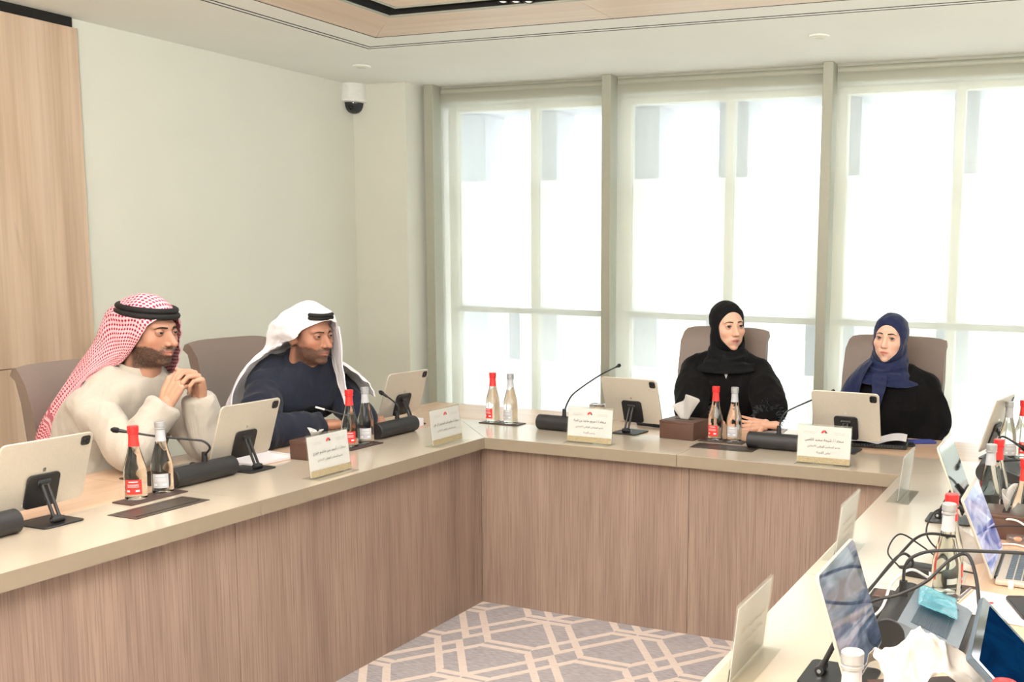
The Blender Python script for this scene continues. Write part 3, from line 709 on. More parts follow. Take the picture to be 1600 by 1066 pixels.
def head_colors(P, g):
    skin = np.array(g['skin'][:3]); C = np.tile(skin, (len(P), 1)); x, y, z = P.T; s = np.abs(x)
    def blend(C, m, col): return C*(1-m[:, None])+np.array(col[:3])*m[:, None]
    C = blend(C, 0.5*np.exp(-((s-0.045)/0.018)**2-((z+0.034)/0.018)**2)*(y > 0.03), skin*np.array([1.05, 0.78, 0.74]))
    C = blend(C, 0.4*np.exp(-(x/0.012)**2-((z+0.038)/0.01)**2)*(y > 0.09), skin*np.array([1.0, 0.78, 0.72]))
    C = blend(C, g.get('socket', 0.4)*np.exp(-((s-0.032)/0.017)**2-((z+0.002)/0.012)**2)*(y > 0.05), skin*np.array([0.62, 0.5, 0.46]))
    if g.get('beard') is not None:
        nz = vnoise(P, 60)*0.006+vnoise(P, 220)*0.004
        zz = z+nz
        m = 1-sstep(-0.052, -0.042, zz-g.get('bz', 0.0)-0.35*np.maximum(0, s-0.034))         # below the cheek line, rising to the sideburns
        m = np.maximum(m, (1-sstep(0.010, 0.02, zz))*sstep(0.064, 0.070, s)*(y > 0.008)*(y < 0.045)*0.9)
        m *= sstep(-0.030, -0.004, y)
        must = np.exp(-(x/0.028)**2-((zz+0.054)/0.0055)**2)
        m = np.maximum(m, np.clip(must*1.25, 0, 1)*(y > 0.06))
        under = 1-sstep(-0.135, -0.118, zz); m *= 1-under
        m *= 1-0.85*np.exp(-(x/0.020)**2-((z+0.0685)/0.0075)**2)
        m *= g.get('bstr', 0.85)
        spk = np.clip(0.92+0.35*vnoise(P, 420), 0, 1)
        C = blend(C, np.clip(m*spk, 0, 1), g['beard'])
    lipm = (np.exp(-((s)/0.0205)**4)*np.exp(-((z+0.0690+0.10*np.maximum(0, s-0.006)*0)/(0.0098-0.2*np.minimum(s, 0.03)))**4))*(y > 0.07)
    C = blend(C, lipm*g.get('lipstr', 0.8), g['lip'])
    C = blend(C, np.exp(-(s/0.0245)**4-((z+0.0683)/0.0014)**2)*(y > 0.07)*0.8, np.array(g['lip'][:3])*0.35)
    C = blend(C, np.exp(-((s-0.0075)/0.0035)**2-((z+0.0445)/0.0025)**2)*(y > 0.085)*0.8, skin*0.25)
    return np.clip(C, 0, 1)
def set_cols(me, C, name='Col'):
    a = me.color_attributes.new(name, 'FLOAT_COLOR', 'POINT')
    a.data.foreach_set('color', np.hstack([C, np.ones((len(C), 1))]).astype(np.float32).ravel())
def head_matrix(hc, yaw, pitch=0, roll=0, sc=1.0):
    return Matrix.Translation(hc) @ Matrix.Scale(sc, 4) @ Matrix.Rotation(R(yaw), 4, 'Z') @ Matrix.Rotation(R(pitch), 4, 'X') @ Matrix.Rotation(R(roll), 4, 'Y')
def remesh(mb, voxel, it=4, fac=0.5):
    me = mb.mesh('tmp'); o = bpy.data.objects.new('tmp', me); COL.objects.link(o)
    m = o.modifiers.new('r', 'REMESH'); m.mode = 'VOXEL'; m.voxel_size = voxel; m.use_smooth_shade = True
    if it: s = o.modifiers.new('s', 'SMOOTH'); s.iterations = it; s.factor = fac
    dg = bpy.context.evaluated_depsgraph_get(); dg.update()
    ev = o.evaluated_get(dg).to_mesh(); n = len(ev.vertices); V = np.empty(n*3); ev.vertices.foreach_get('co', V); N = np.empty(n*3); ev.vertices.foreach_get('normal', N)
    F = [tuple(p.vertices) for p in ev.polygons]
    o.evaluated_get(dg).to_mesh_clear(); bpy.data.objects.remove(o); bpy.data.meshes.remove(me)
    return V.reshape(-1, 3), N.reshape(-1, 3), F
def mesh_from(name, V, F, mat, cols=None, uv=None):
    me = bpy.data.meshes.new(name); me.from_pydata([tuple(v) for v in V], [], F); me.update(); me.materials.append(mat)
    if cols is not None: set_cols(me, cols)
    if uv is not None:
        l = me.uv_layers.new(name='UVMap'); li = np.empty(len(me.loops), np.int32); me.loops.foreach_get('vertex_index', li)
        l.data.foreach_set('uv', np.asarray(uv, np.float32)[li].ravel())
    me.shade_smooth(); return me

def hand(Mw, side, curl, thumb=(0.6, 0.2), sc=1.0, spread=1.0):
    """one hand with palm, four unequal fingers and a thumb; Mw maps hand space (x to the fingers, y to the thumb, z back of the hand)"""
    mb = MB(); my = 1 if side == 'R' else -1
    P = lambda x, y, z: Mw @ Vector((x*sc, my*y*sc, z*sc))
    ys = (0.031, 0.0105, -0.010, -0.029); xb = (0.088, 0.092, 0.087, 0.078)
    seg = ((0.043, 0.026, 0.021), (0.047, 0.030, 0.022), (0.043, 0.028, 0.021), (0.034, 0.020, 0.019)); rad = (0.0096, 0.0098, 0.0092, 0.0080)
    mb.tube([P(-0.06, 0, 0.0), P(-0.02, 0, 0), P(0.01, 0, 0)], [0.030*sc, 0.026*sc, 0.025*sc], 14, round_ends=True, flat=0.78)
    for k in range(4):
        mb.tube([P(-0.005, ys[k]*0.55, 0.0), P(xb[k]*0.5, ys[k]*0.85, 0.001), P(xb[k], ys[k], 0.0)], [0.013*sc, 0.0135*sc, 0.0115*sc], 10, round_ends=True)
        mb.tube([P(0.005, ys[k]*0.5, -0.006), P(xb[k]*0.8, ys[k]*0.9, -0.006)], [0.013*sc, 0.011*sc], 10, round_ends=True)
        c = curl[k] if isinstance(curl[0], (tuple, list)) else curl
        p = Vector((xb[k], ys[k], 0.0)); a = 0.0; fan = (0.10, 0.02, -0.05, -0.13)[k]*spread; pts = [p.copy()]; r0 = rad[k]
        for q in range(3):
            a += R(c[q]); d = Vector((math.cos(a)*math.cos(fan), math.cos(a)*math.sin(fan), -math.sin(a))); p = p+d*seg[k][q]; pts.append(p.copy())
        mb.tube([P(*q) for q in pts], [r0*1.12*sc, r0*1.03*sc, r0*0.95*sc, r0*0.74*sc], 10, round_ends=True)
    t0 = Vector((0.018, 0.022, -0.008)); az, el = thumb
    d = Vector((math.cos(az)*math.cos(el), math.sin(az)*math.cos(el), -math.sin(el))); t1 = t0+d*0.044
    d2 = Vector((math.cos(az-0.25)*math.cos(el+0.05), math.sin(az-0.25)*math.cos(el+0.05), -math.sin(el+0.05))); t2 = t1+d2*0.034
    d3 = Vector((math.cos(az-0.45)*math.cos(el+0.1), math.sin(az-0.45)*math.cos(el+0.1), -math.sin(el+0.1))); t3 = t2+d3*0.026
    mb.tube([P(*q) for q in (t0, t1, t2, t3)], [0.0155*sc, 0.0125*sc, 0.0105*sc, 0.008*sc], 12, round_ends=True)
    return remesh(mb, 0.0019, 3)

def basis(x, zref):
    x = Vector(x).normalized(); z = Vector(zref); z = (z-x*z.dot(x)).normalized(); y = z.cross(x)
    return Matrix((x, y, z)).transposed()
def hand_M(w, d, back):
    B = basis(d, back).to_4x4(); B.translation = Vector(w); return B

def wrinkle(V, N, amp, sc, seed=0, stretch=(1, 1, 1)):
    st = np.array(stretch); out = np.empty(len(V))
    for i, p in enumerate(V*st*sc+seed*3.7):
        a = noise.noise(Vector(p)); b = noise.noise(Vector(p)*2.3+Vector((5, 1, 7)))
        out[i] = (1-abs(a)*2.2)*0.7+(0.5-abs(b))*0.5
    return V+N*(out*amp)[:, None]

def make_eye(root, HM, sx, g, gaze):
    c = np.array([0.032*sx, 0.0757, 0.001]); r = 0.0136
    nu, nv = 24, 16; vs = []; cols = []
    gd = Vector((math.sin(R(gaze[0])), math.cos(R(gaze[0]))*math.cos(R(gaze[1])), math.sin(R(gaze[1])))).normalized()
    q = Vector((0, 1, 0)).rotation_difference(gd)
    for i in range(nv+1):
        a = math.pi*0.55*(i/nv)
        for j in range(nu):
            b = 2*math.pi*j/nu; d = q @ Vector((math.sin(a)*math.cos(b), math.cos(a), math.sin(a)*math.sin(b)))
            vs.append(HM @ Vector(c+np.array(d)*r)); dg = math.degrees(a)
            cols.append((0.008, 0.006, 0.006) if dg < 13 else g.get('iris', (0.035, 0.018, 0.011)) if dg < 30 else (0.62, 0.57, 0.55))
    me = mesh_from('eye', np.array(vs), grid_faces(nu, nv)+[tuple(range(nu))], M['eye'], np.array(cols)); fix(me); me.shade_smooth()
    link('eye', me, root)
    # lids: two shells on either side of an almond opening, and a lash line
    HMi = HM.inverted()
    up, dn = g.get('lid', (19, 15)); skin = np.array(g['skin'][:3]); rl = r+0.0011; lash = []
    for top in (1, 0):
        vs = []; n, m = 40, 8
        for i in range(m+1):
            for j in range(n+1):
                s = -1+2*j/n; lon = R(100*s); q_ = min(1.0, abs(s)*100/56); prof = (1-q_**2.2); slant = 3.0*max(-1, min(1, s*1.7))*sx
                e = up*prof+slant if top else -dn*prof+slant
                lat = R(e+(72-e)*(i/m)**1.2) if top else R(e+(-66-e)*(i/m)**1.2)
                d = np.array([math.cos(lat)*math.sin(lon), math.cos(lat)*math.cos(lon), math.sin(lat)])
                p = HM @ Vector(c+d*rl); vs.append(p)
                if i == 0 and top and abs(lon) < R(52): lash.append(HM @ Vector(c+d*(rl+0.0002)))
        fs = [(i*(n+1)+j, i*(n+1)+j+1, (i+1)*(n+1)+j+1, (i+1)*(n+1)+j) for i in range(m) for j in range(n)]
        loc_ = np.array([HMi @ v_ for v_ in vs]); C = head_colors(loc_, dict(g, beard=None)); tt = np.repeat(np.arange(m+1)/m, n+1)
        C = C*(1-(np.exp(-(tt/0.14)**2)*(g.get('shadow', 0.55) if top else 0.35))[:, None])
        link('upper_eyelid' if top else 'lower_eyelid', mesh_from('eyelid', np.array(vs), fs, M['skin'], C), root)
    MB().tube(lash, [0.0004]+[g.get('lash', 0.0009)]*(len(lash)-2)+[0.0004], 6).build('eyelashes', M['ink2'], root)
def surf_y(x, z, g):
    d = np.array([[x, 0.5, z]])*1.0; ys = np.linspace(0.02, 0.13, 120)
    P = np.stack([np.full(120, x), ys, np.full(120, z)], 1); v = head_sdf(P, g); i = np.where(v < 0)[0]
    return ys[i[-1]] if len(i) else 0.06
M['ink2'] = plain('lash_black', L(22, 16, 14), 0.7)

def person(name, label, origin, rz, g, hc, head_rot, torso, arms, hands_, group=None, gaze=(0, 0)):
    """body: head with face and neck, torso, arms and hands in one mesh"""
    HM = head_matrix(hc, head_rot[0], head_rot[1], head_rot[2], g.get('sc', 1.0))
    nu, nv = 170, 150; D = polar(nu, nv, 1.35); rr = march(D, g); P = HC0+D*rr[:, None]
    C = head_colors(P, g)
    V = [np.array([HM @ Vector(p) for p in P])]; F = grid_faces(nu, nv); CC_ = [C]; off = len(P)
    mb = MB(); mb.loft(torso)
    neck = HM @ Vector((0, -0.035, -0.17)); tp = Vector(torso[-1][0]); tc_ = sum((Vector(p) for p in torso[-1]), Vector())/len(torso[-1])
    mb.tube([tc_-Vector((0, 0, 0.05)), neck], [0.058, 0.052], 14, round_ends=True)
    for S, E, Wp, ra in arms: mb.tube([S, Vector(S).lerp(Vector(E), 0.5), E, Vector(E).lerp(Vector(Wp), 0.3), Wp], [ra*1.15, ra, ra*0.85, ra*0.82, ra*0.58], 12, round_ends=True)
    v, n_, f = remesh(mb, 0.009, 3); V.append(v); F += [tuple(i+off for i in q) for q in f]; off += len(v)
    CC_.append(np.tile(np.array(g['skin'][:3]), (len(v), 1)))
    for hM, side, curl, thumb, sc in hands_:
        v, n_, f = hand(hM, side, curl, thumb, sc); V.append(v); F += [tuple(i+off for i in q) for q in f]; off += len(v)
        hs = np.array(g.get('hskin', g['skin'])[:3]); m = 0.5+0.5*vnoise(v, 45)
        CC_.append(hs*(0.9+0.16*m[:, None])*np.array([1, 0.97, 0.95]))
    me = mesh_from(name, np.vstack(V), F, M['skin'], np.vstack(CC_)); fix(me); me.shade_smooth()
    o = link(name, me); o.location = origin; o.rotation_euler = (0, 0, rz); tag(o, label, 'person', group)
    for sx in (-1, 1):
        make_eye(o, HM, sx, g, gaze)
        bw = g.get('brow', 0.0042); zb = g.get('browz', 0.0); pts = []; rs = []
        for k in range(9):
            t_ = k/8; x = 0.012+0.037*t_; z = 0.0205+zb+g.get('arch', 0.0035)*math.sin(t_*math.pi*0.8)-0.0085*max(0, t_-0.55)**1.3*2
            pts.append(HM @ Vector((sx*x, surf_y(x, z, g)+0.0006, z))); rs.append(bw*(0.8+0.5*t_ if t_ < 0.4 else 1.0-0.85*(t_-0.4)/0.6))
        MB().tube(pts, rs, 8, flat=0.62).build('eyebrow', M['brow'] if g.get('browm') is None else g['browm'], o, smooth=60)
    return o, HM
M['brow'] = plain('dark_eyebrow', L(38, 26, 22), 0.8, var=0.2, scale=500)

def ring(c, rx, ry, n=28, tilt=0.0, p=2.4):
    out = []
    for k in range(n):
        a = 2*math.pi*k/n; ca, sa = math.cos(a), math.sin(a)
        x = rx*math.copysign(abs(ca)**(2/p), ca); y = ry*math.copysign(abs(sa)**(2/p), sa)
        out.append(Vector((c[0]+x, c[1]+y, c[2]+y*tilt)))
    return out
def robe(name, root, mat, torso, arms, voxel=0.0065, amp=0.006, seed=1, sc=9, extra=None, stretch=(1, 1, 0.45)):
    mb = MB(); mb.loft(torso)
    for pts, rs in arms: mb.tube(bez(pts, 6), list(np.interp(np.linspace(0, 1, (len(pts)-1)*6+1), np.linspace(0, 1, len(rs)), rs)), 18, round_ends=False)
    if extra: extra(mb)
    V, N, F = remesh(mb, voxel, 10); V = wrinkle(V, N, amp, sc, seed, stretch)
    me = mesh_from(name, V, F, mat); return link(name, me, root)
def catmull(P0, P1, P2, P3, t_): return 0.5*((2*P1)+(P2-P0)*t_+(2*P0-5*P1+4*P2-P3)*t_**2+(3*P1-P0-3*P2+P3)*t_**3)
def refine(A, n):
    A = np.asarray(A, float); E = np.concatenate([2*A[:1]-A[1:2], A, 2*A[-1:]-A[-2:-1]]); out = []
    for i in range(len(A)-1):
        for k in range(n): out.append(catmull(E[i], E[i+1], E[i+2], E[i+3], k/n))
    out.append(A[-1]); return np.array(out)
def sheet(ctrl, n=7, thick=0.004, ripple=None, amp=0.0, seed=0, sc=14):
    """cloth through a grid of control points, given thickness; returns V, F, UV (UV in metres of cloth)"""
    A = np.asarray(ctrl, float); A = refine(A, n); A = np.swapaxes(refine(np.swapaxes(A, 0, 1), n), 0, 1)
    r0, c0 = A.shape[:2]
    du = np.gradient(A, axis=0); dv = np.gradient(A, axis=1); N = np.cross(du, dv); N /= np.maximum(np.linalg.norm(N, axis=-1, keepdims=True), 1e-9)
    if amp:
        nz = np.array([[ (0.5-abs(noise.noise(Vector((i*sc/r0*0.35+seed, j*sc/c0, seed*1.7))))) for j in range(c0)] for i in range(r0)])
        A = A+N*(nz*amp)[..., None]
    U = np.concatenate([np.zeros((r0, 1)), np.cumsum(np.linalg.norm(np.diff(A, axis=1), axis=-1), axis=1)], 1).mean(0)
    Vv = np.concatenate([np.zeros((1, c0)), np.cumsum(np.linalg.norm(np.diff(A, axis=0), axis=-1), axis=0)], 0).mean(1)
    UV = np.stack([np.tile(U, (r0, 1)), np.tile(Vv[:, None], (1, c0))], -1).reshape(-1, 2)
    n_ = r0*c0; T0 = A.reshape(-1, 3); T1 = (A-N*thick).reshape(-1, 3); F = []
    for i in range(r0-1):
        for j in range(c0-1):
            q = (i*c0+j, i*c0+j+1, (i+1)*c0+j+1, (i+1)*c0+j); F.append(q); F.append(tuple(k+n_ for k in q[::-1]))
    bd = [(0, j) for j in range(c0)]+[(i, c0-1) for i in range(1, r0)]+[(r0-1, j) for j in range(c0-2, -1, -1)]+[(i, 0) for i in range(r0-2, 0, -1)]
    bd = [i*c0+j for i, j in bd]
    for k in range(len(bd)): a, b = bd[k], bd[(k+1) % len(bd)]; F.append((a, b, b+n_, a+n_))
    return np.vstack([T0, T1]), F, np.vstack([UV, UV])
def cloth_obj(name, root, mat, sheets, HM=None):
    V = []; F = []; UV = []; o = 0
    for v, f, uv in sheets:
        V.append(v); UV.append(uv); F += [tuple(i+o for i in q) for q in f]; o += len(v)
    V = np.vstack(V)
    if HM is not None: V = np.array([HM @ Vector(p) for p in V])
    me = mesh_from(name, V, F, mat, uv=np.vstack(UV)); fix(me); me.shade_smooth(); me.set_sharp_from_angle(angle=R(60)); return link(name, me, root)
def hood(g, ex, ez, cz, off, nu=90, nv=60, wob=0.004, seed=0, rim=0.006):
    """closed cloth hood over the head with an oval face opening (half sizes ex, ez centred at height cz)"""
    R0 = []
    for j in range(nu):
        b = 2*math.pi*j/nu; x = ex*math.cos(b)*(1-0.16*max(0, -math.sin(b))**2); z = cz+ez*math.sin(b)
        for _ in range(30):
            y = surf_y(abs(x), z, g)
            if y > 0.062 or (y > 0.03 and abs(y-0.06) > 1e-6 and z > 0.0): break
            if y > 0.022 and abs(y-0.06) > 1e-6 and abs(x) > 0.055: break
            x *= 0.975
        R0.append(np.array([x, y, z]))
    R0 = np.array(R0)
    for _ in range(12): R0 = 0.5*R0+0.25*np.roll(R0, 1, 0)+0.25*np.roll(R0, -1, 0)
    D0 = np.array(R0)-HC0; D0 /= np.linalg.norm(D0, axis=1)[:, None]; back = np.array([0, -1.0, 0.0]); dirs = []; offs = []
    for i in range(nv+1):
        t_ = i/nv
        for j in range(nu):
            d0 = D0[j]; om = math.acos(np.clip(d0@back, -1, 1)); d = (math.sin((1-t_)*om)*d0+math.sin(t_*om)*back)/math.sin(om); dirs.append(d)
            o = off*min(1, 0.35+t_*5); o += wob*noise.noise(Vector((d[0]*4+seed, d[1]*3, d[2]*7)))*min(1, t_*6); offs.append(o)
    dirs = np.array(dirs); offs = np.array(offs); r0 = march(dirs, g, 0.0, 0.15)+offs
    P = HC0+dirs*r0[:, None]
    tt = np.repeat(np.arange(nv+1)/nv, nu); rad = np.hypot(P[:, 0], P[:, 1]+0.012); wgt = sstep(0.01, -0.05, P[:, 2])*np.clip(tt*4-0.4, 0, 1)
    k_ = 1+wgt*(np.maximum(1, 0.0835/np.maximum(rad, 0.02))-1); P[:, 0] *= k_; P[:, 1] = (P[:, 1]+0.012)*k_-0.012
    P[:nu] = HC0+dirs[:nu]*(r0[:nu]+rim*0.3)[:, None]
    inner = HC0+dirs[:nu]*(r0[:nu]-0.006)[:, None]
    V = np.vstack([P, inner]); n_ = len(P); F = grid_faces(nu, nv)+[tuple(range(nv*nu, nv*nu+nu))]+[(j, (j+1) % nu, n_+(j+1) % nu, n_+j) for j in range(nu)]
    return V, F, np.zeros((len(V), 2))
def wrap(rows, n=72, thick=0.004, amp=0.006, seed=0, k=9):
    """cloth wound round the neck and laid over the shoulders: closed rings (cx, cy, cz, rx, ry, tilt)"""
    A = refine(np.array(rows, float), 6); V = []
    for i, (cx, cy, cz, rx, ry, ti) in enumerate(A):
        w = min(1, i/(len(A)*0.35))
        for j in range(n):
            a = 2*math.pi*j/n; f = noise.noise(Vector((math.cos(a)*2.2+seed, math.sin(a)*2.2, i*0.22)))+0.25*math.sin(k*a+i*0.18+seed)+0.55*math.sin(i*0.85+1.8*math.sin(a*1.0+seed)+2.0*noise.noise(Vector((math.cos(a)*1.5, math.sin(a)*1.5, seed))))
            s = 1+amp*f*w/max(rx, 0.05); V.append((cx+rx*math.cos(a)*s, cy+ry*math.sin(a)*s, cz+ti*math.sin(a)*ry+0.5*amp*f*w))
    V = np.array(V); m = len(A); F = grid_faces(n, m-1); n_ = len(V); c = V.mean(0)
    In = V.copy()
    for i in range(m):
        cc_ = V[i*n:(i+1)*n].mean(0); d = V[i*n:(i+1)*n]-cc_; In[i*n:(i+1)*n] = cc_+d*(1-thick/np.maximum(np.linalg.norm(d, axis=1), 0.01))[:, None]-np.array([0, 0, thick*0.6])
    F += [tuple(q+n_ for q in f[::-1]) for f in F]
    F += [(j, (j+1) % n, n_+(j+1) % n, n_+j) for j in range(n)]
    e = (m-1)*n; F += [(e+j, e+(j+1) % n, n_+e+(j+1) % n, n_+e+j) for j in range(n)]
    return np.vstack([V, In]), F, np.zeros((2*n_, 2))
def loc_of(origin, rz):
    Mi = (Matrix.Translation(origin) @ Matrix.Rotation(rz, 4, 'Z')).inverted()
    return lambda px, py, d: Mi @ PD(px, py, d)
def torso_rings(rows, grow=0.0):
    return [ring((x, y, z), rx+grow, ry+grow, 30, ti) for x, y, z, rx, ry, ti in rows]
# --- man with the red checked headcloth
O1, Z1 = Vector((-1.0, -1.0, 0)), R(-90)
q = loc_of(O1, Z1)
g1 = dict(f=1.0, skin=L(180, 134, 112), lip=L(168, 104, 92), beard=L(30, 23, 22), bstr=0.97, bz=-0.011, nose=1.7, lid=(13, 12), brow=0.0062, browz=-0.003, arch=0.002, lipstr=0.7, sc=1.05, socket=0.6, hskin=L(198, 154, 130))
h1 = q(232, 517, 3.78)
ty, tz = h1.y, h1.z
T1 = [(0, -0.06, 0.46, 0.20, 0.16, 0), (0, -0.05, 0.62, 0.19, 0.15, 0), (0, -0.01, 0.78, 0.19, 0.14, 0), (0, 0.05, 0.90, 0.20, 0.135, 0), (0, 0.095, 0.99, 0.195, 0.115, 0), (0, 0.12, 1.03, 0.15, 0.095, 0), (0, 0.14, 1.06, 0.085, 0.075, 0), (0, 0.15, 1.085, 0.066, 0.066, 0)]
S1r, S1l = Vector((0.152, 0.10, 0.975)), Vector((-0.165, 0.10, 0.98))
E1r, E1l = q(205, 712, 3.62), q(326, 702, 3.86)
E1r.z = max(E1r.z, 0.80); E1l.z = max(E1l.z, 0.80)
W1r, W1l = q(259, 632, 3.70), q(309, 618, 3.80)
hcen = q(284, 592, 3.745)
dr = (hcen-W1r); dl = (hcen-W1l)
bk = Vector((1, 0.15, 0.0))
man1, HM1 = person('person', 'man in cream robe and red checked headcloth resting his chin above clasped hands', O1, Z1, g1, h1, (4, -3, 0), torso_rings(T1, -0.02),
    [(S1r, E1r, W1r, 0.042), (S1l, E1l, W1l, 0.042)],
    [(hand_M(W1r, Vector((-0.30, 0.30, 0.90)), Vector((1, 0.25, 0.30))), 'R', ((55, 55, 35), (62, 55, 35), (66, 55, 35), (70, 55, 35)), (0.5, 0.35), 1.0),
     (hand_M(W1l+Vector((0, 0.012, 0.0)), Vector((0.34, 0.22, 0.90)), Vector((-1, 0.25, 0.30))), 'L', ((62, 58, 35), (66, 58, 35), (70, 58, 35), (74, 58, 35)), (0.45, 0.3), 1.0)], gaze=(6, 0))
def cuff_arm(S, E, W, r=(0.085, 0.075, 0.07, 0.068, 0.06, 0.052), cut=0.16, sag=0.03):
    S, E, W = Vector(S), Vector(E), Vector(W)
    return ([S, S.lerp(E, 0.5)+Vector((0, 0, -0.0)), E, E.lerp(W, 0.45), E.lerp(W, 1-cut)], list(r[:5]))
def rb1(mb):
    mb.tube([S1l, Vector((-0.08, 0.125, 1.04)), Vector((0.08, 0.125, 1.04)), S1r], [0.066, 0.062, 0.062, 0.066], 16, round_ends=True)
robe('robe', man1, M['robecream'], torso_rings(T1[:-1], 0.012)+[ring((0, 0.150, 1.09), 0.074, 0.072, 30, -0.3)], [cuff_arm(S1r, E1r+Vector((0, 0, 0.012)), W1r, (0.060, 0.064, 0.058, 0.054, 0.050), 0.05), cuff_arm(S1l, E1l+Vector((0, 0, 0.012)), W1l, (0.068, 0.064, 0.056, 0.054, 0.05), 0.05)], amp=0.019, seed=1, sc=8, extra=rb1)
# shirt collar showing at the throat and the robe's buttoned placket
MB().loft([ring((0, 0.155, 1.085), 0.066, 0.064, 30, -0.25), ring((0, 0.158, 1.118), 0.062, 0.060, 30, -0.3), ring((0, 0.158, 1.116), 0.054, 0.053, 30, -0.3), ring((0, 0.155, 1.085), 0.056, 0.055, 30, -0.25)]).build('collar', M['robecream'], man1)
Lr = [  # rows: front edge -> back hem ; columns: right hem .. crown .. left hem   (head space)
 [(.085,-.05,-.115),(.078,-.015,-.08),(.083,.035,-.028),(.070,.078,.032),(0,.104,.058),(-.070,.080,.034),(-.094,.055,-.025),(-.102,.040,-.09),(-.10,.02,-.16)],
 [(.10,-.075,-.125),(.088,-.035,-.082),(.092,.010,-.02),(.080,.045,.072),(0,.070,.110),(-.080,.045,.072),(-.104,.025,-.02),(-.115,.01,-.09),(-.12,-.01,-.165)],
 [(.12,-.10,-.135),(.097,-.06,-.088),(.097,-.03,-.02),(.086,-.012,.072),(0,-.012,.136),(-.086,-.012,.074),(-.108,-.03,-.02),(-.125,-.04,-.09),(-.14,-.05,-.17)],
 [(.14,-.13,-.16),(.115,-.10,-.11),(.10,-.085,-.03),(.076,-.108,.064),(0,-.128,.088),(-.076,-.108,.064),(-.10,-.085,-.02),(-.12,-.09,-.1),(-.15,-.10,-.19)],
 [(.17,-.165,-.20),(.145,-.145,-.155),(.118,-.145,-.09),(.085,-.165,-.035),(0,-.18,-.02),(-.08,-.165,-.03),(-.11,-.15,-.09),(-.14,-.15,-.16),(-.16,-.15,-.23)],
 [(.195,-.215,-.29),(.175,-.22,-.25),(.15,-.245,-.215),(.115,-.275,-.19),(0.02,-.29,-.18),(-.08,-.28,-.18),(-.12,-.25,-.21),(-.15,-.24,-.26),(-.17,-.22,-.30)],
 [(.20,-.27,-.39),(.19,-.30,-.37),(.17,-.335,-.35),(.14,-.37,-.335),(.06,-.395,-.32),(-.06,-.38,-.33),(-.11,-.35,-.35),(-.14,-.32,-.37),(-.16,-.29,-.39)],
 [(.20,-.31,-.49),(.195,-.345,-.485),(.18,-.385,-.48),(.15,-.42,-.47),(.08,-.45,-.46),(-.04,-.43,-.46),(-.10,-.39,-.47),(-.13,-.36,-.48),(-.15,-.33,-.49)]]
HMy = Matrix.Translation(h1) @ Matrix.Scale(1.015, 4)
cloth_obj('headcloth', man1, M['ghutrared'], [sheet(Lr, 7, 0.004, amp=0.016, seed=3, sc=16)], HMy @ Matrix.Rotation(R(4), 4, 'Z'))
HMc = head_matrix(h1, 4, -3, 0, 0.98)
mb = MB()
for zc, rx, ry, rr in ((0.066, 0.093, 0.108, 0.0115), (0.086, 0.088, 0.103, 0.0115)):
    pts = [Vector((rx*math.cos(a), -0.006+ry*math.sin(a), zc-0.11*ry*math.sin(a)*0.6)) for a in np.linspace(0, 2*math.pi, 49)[:-1]]
    n_ = 10; vs = []
    for i, p_ in enumerate(pts):
        d_ = Vector((p_.x, p_.y+0.006, 0)).normalized()
        for j in range(n_): a = 2*math.pi*j/n_; vs.append(HMc @ (p_+d_*(rr*math.cos(a))+Vector((0, 0, rr*math.sin(a)))))
    mb.add(vs, [(i*n_+j, i*n_+(j+1) % n_, ((i+1) % 48)*n_+(j+1) % n_, ((i+1) % 48)*n_+j) for i in range(48) for j in range(n_)])
mb.build('head_cord', M['igal'], man1, smooth=60)

# --- man in the navy robe and white headcloth
O2, Z2 = Vector((-1.0, -0.24, 0)), R(-95)
q = loc_of(O2, Z2)
g2 = dict(f=1.0, skin=L(166, 118, 96), lip=L(150, 92, 80), beard=L(62, 46, 40), bstr=0.9, bz=-0.004, nose=1.4, lid=(11, 11), brow=0.0050, browz=-0.003, arch=0.002, lipstr=0.6, sc=1.03, socket=0.6, hskin=L(190, 142, 118))
h2 = q(483, 522, 4.35)
T2 = [(0, -0.04, 0.46, 0.21, 0.17, 0), (0, -0.03, 0.62, 0.20, 0.16, 0), (0, 0.0, 0.76, 0.20, 0.15, 0), (0, 0.05, 0.87, 0.205, 0.14, 0), (0, 0.085, 0.95, 0.195, 0.115, 0), (0, 0.11, 0.995, 0.15, 0.095, 0), (0, 0.13, 1.03, 0.085, 0.075, 0), (0, 0.14, 1.05, 0.068, 0.068, 0)]
dz = h2.z-1.16; dy = h2.y-0.24
T2 = [(x, y+dy*(z-0.46)/0.6, z+dz*(z-0.46)/0.6, a, b, c) for x, y, z, a, b, c in T2]
zs = h2.z-0.205
T2 = [(0, -0.04, 0.46, 0.21, 0.17, 0), (0, -0.03, 0.62, 0.20, 0.16, 0), (0, 0.01, 0.75, 0.20, 0.15, 0), (0, h2.y-0.14, zs-0.10, 0.205, 0.14, 0), (0, h2.y-0.115, zs-0.03, 0.195, 0.115, 0), (0, h2.y-0.095, zs+0.02, 0.15, 0.10, 0), (0, h2.y-0.07, zs+0.055, 0.095, 0.085, 0), (0, h2.y-0.055, zs+0.085, 0.076, 0.076, 0), (0, h2.y-0.045, zs+0.115, 0.068, 0.07, 0)]
S2r, S2l = Vector((0.175, h2.y-0.115, zs-0.02)), Vector((-0.175, h2.y-0.105, zs-0.03))
tq = lambda px, py, z: (Matrix.Translation(O2) @ Matrix.Rotation(Z2, 4, 'Z')).inverted() @ PZ(px, py, z)
E2r = q(402, 690, 4.10); E2r.z = 0.815; W2r = tq(508, 664, 0.805); E2l = q(560, 655, 4.5); E2l.z = 0.82; W2l = tq(570, 648, 0.805)
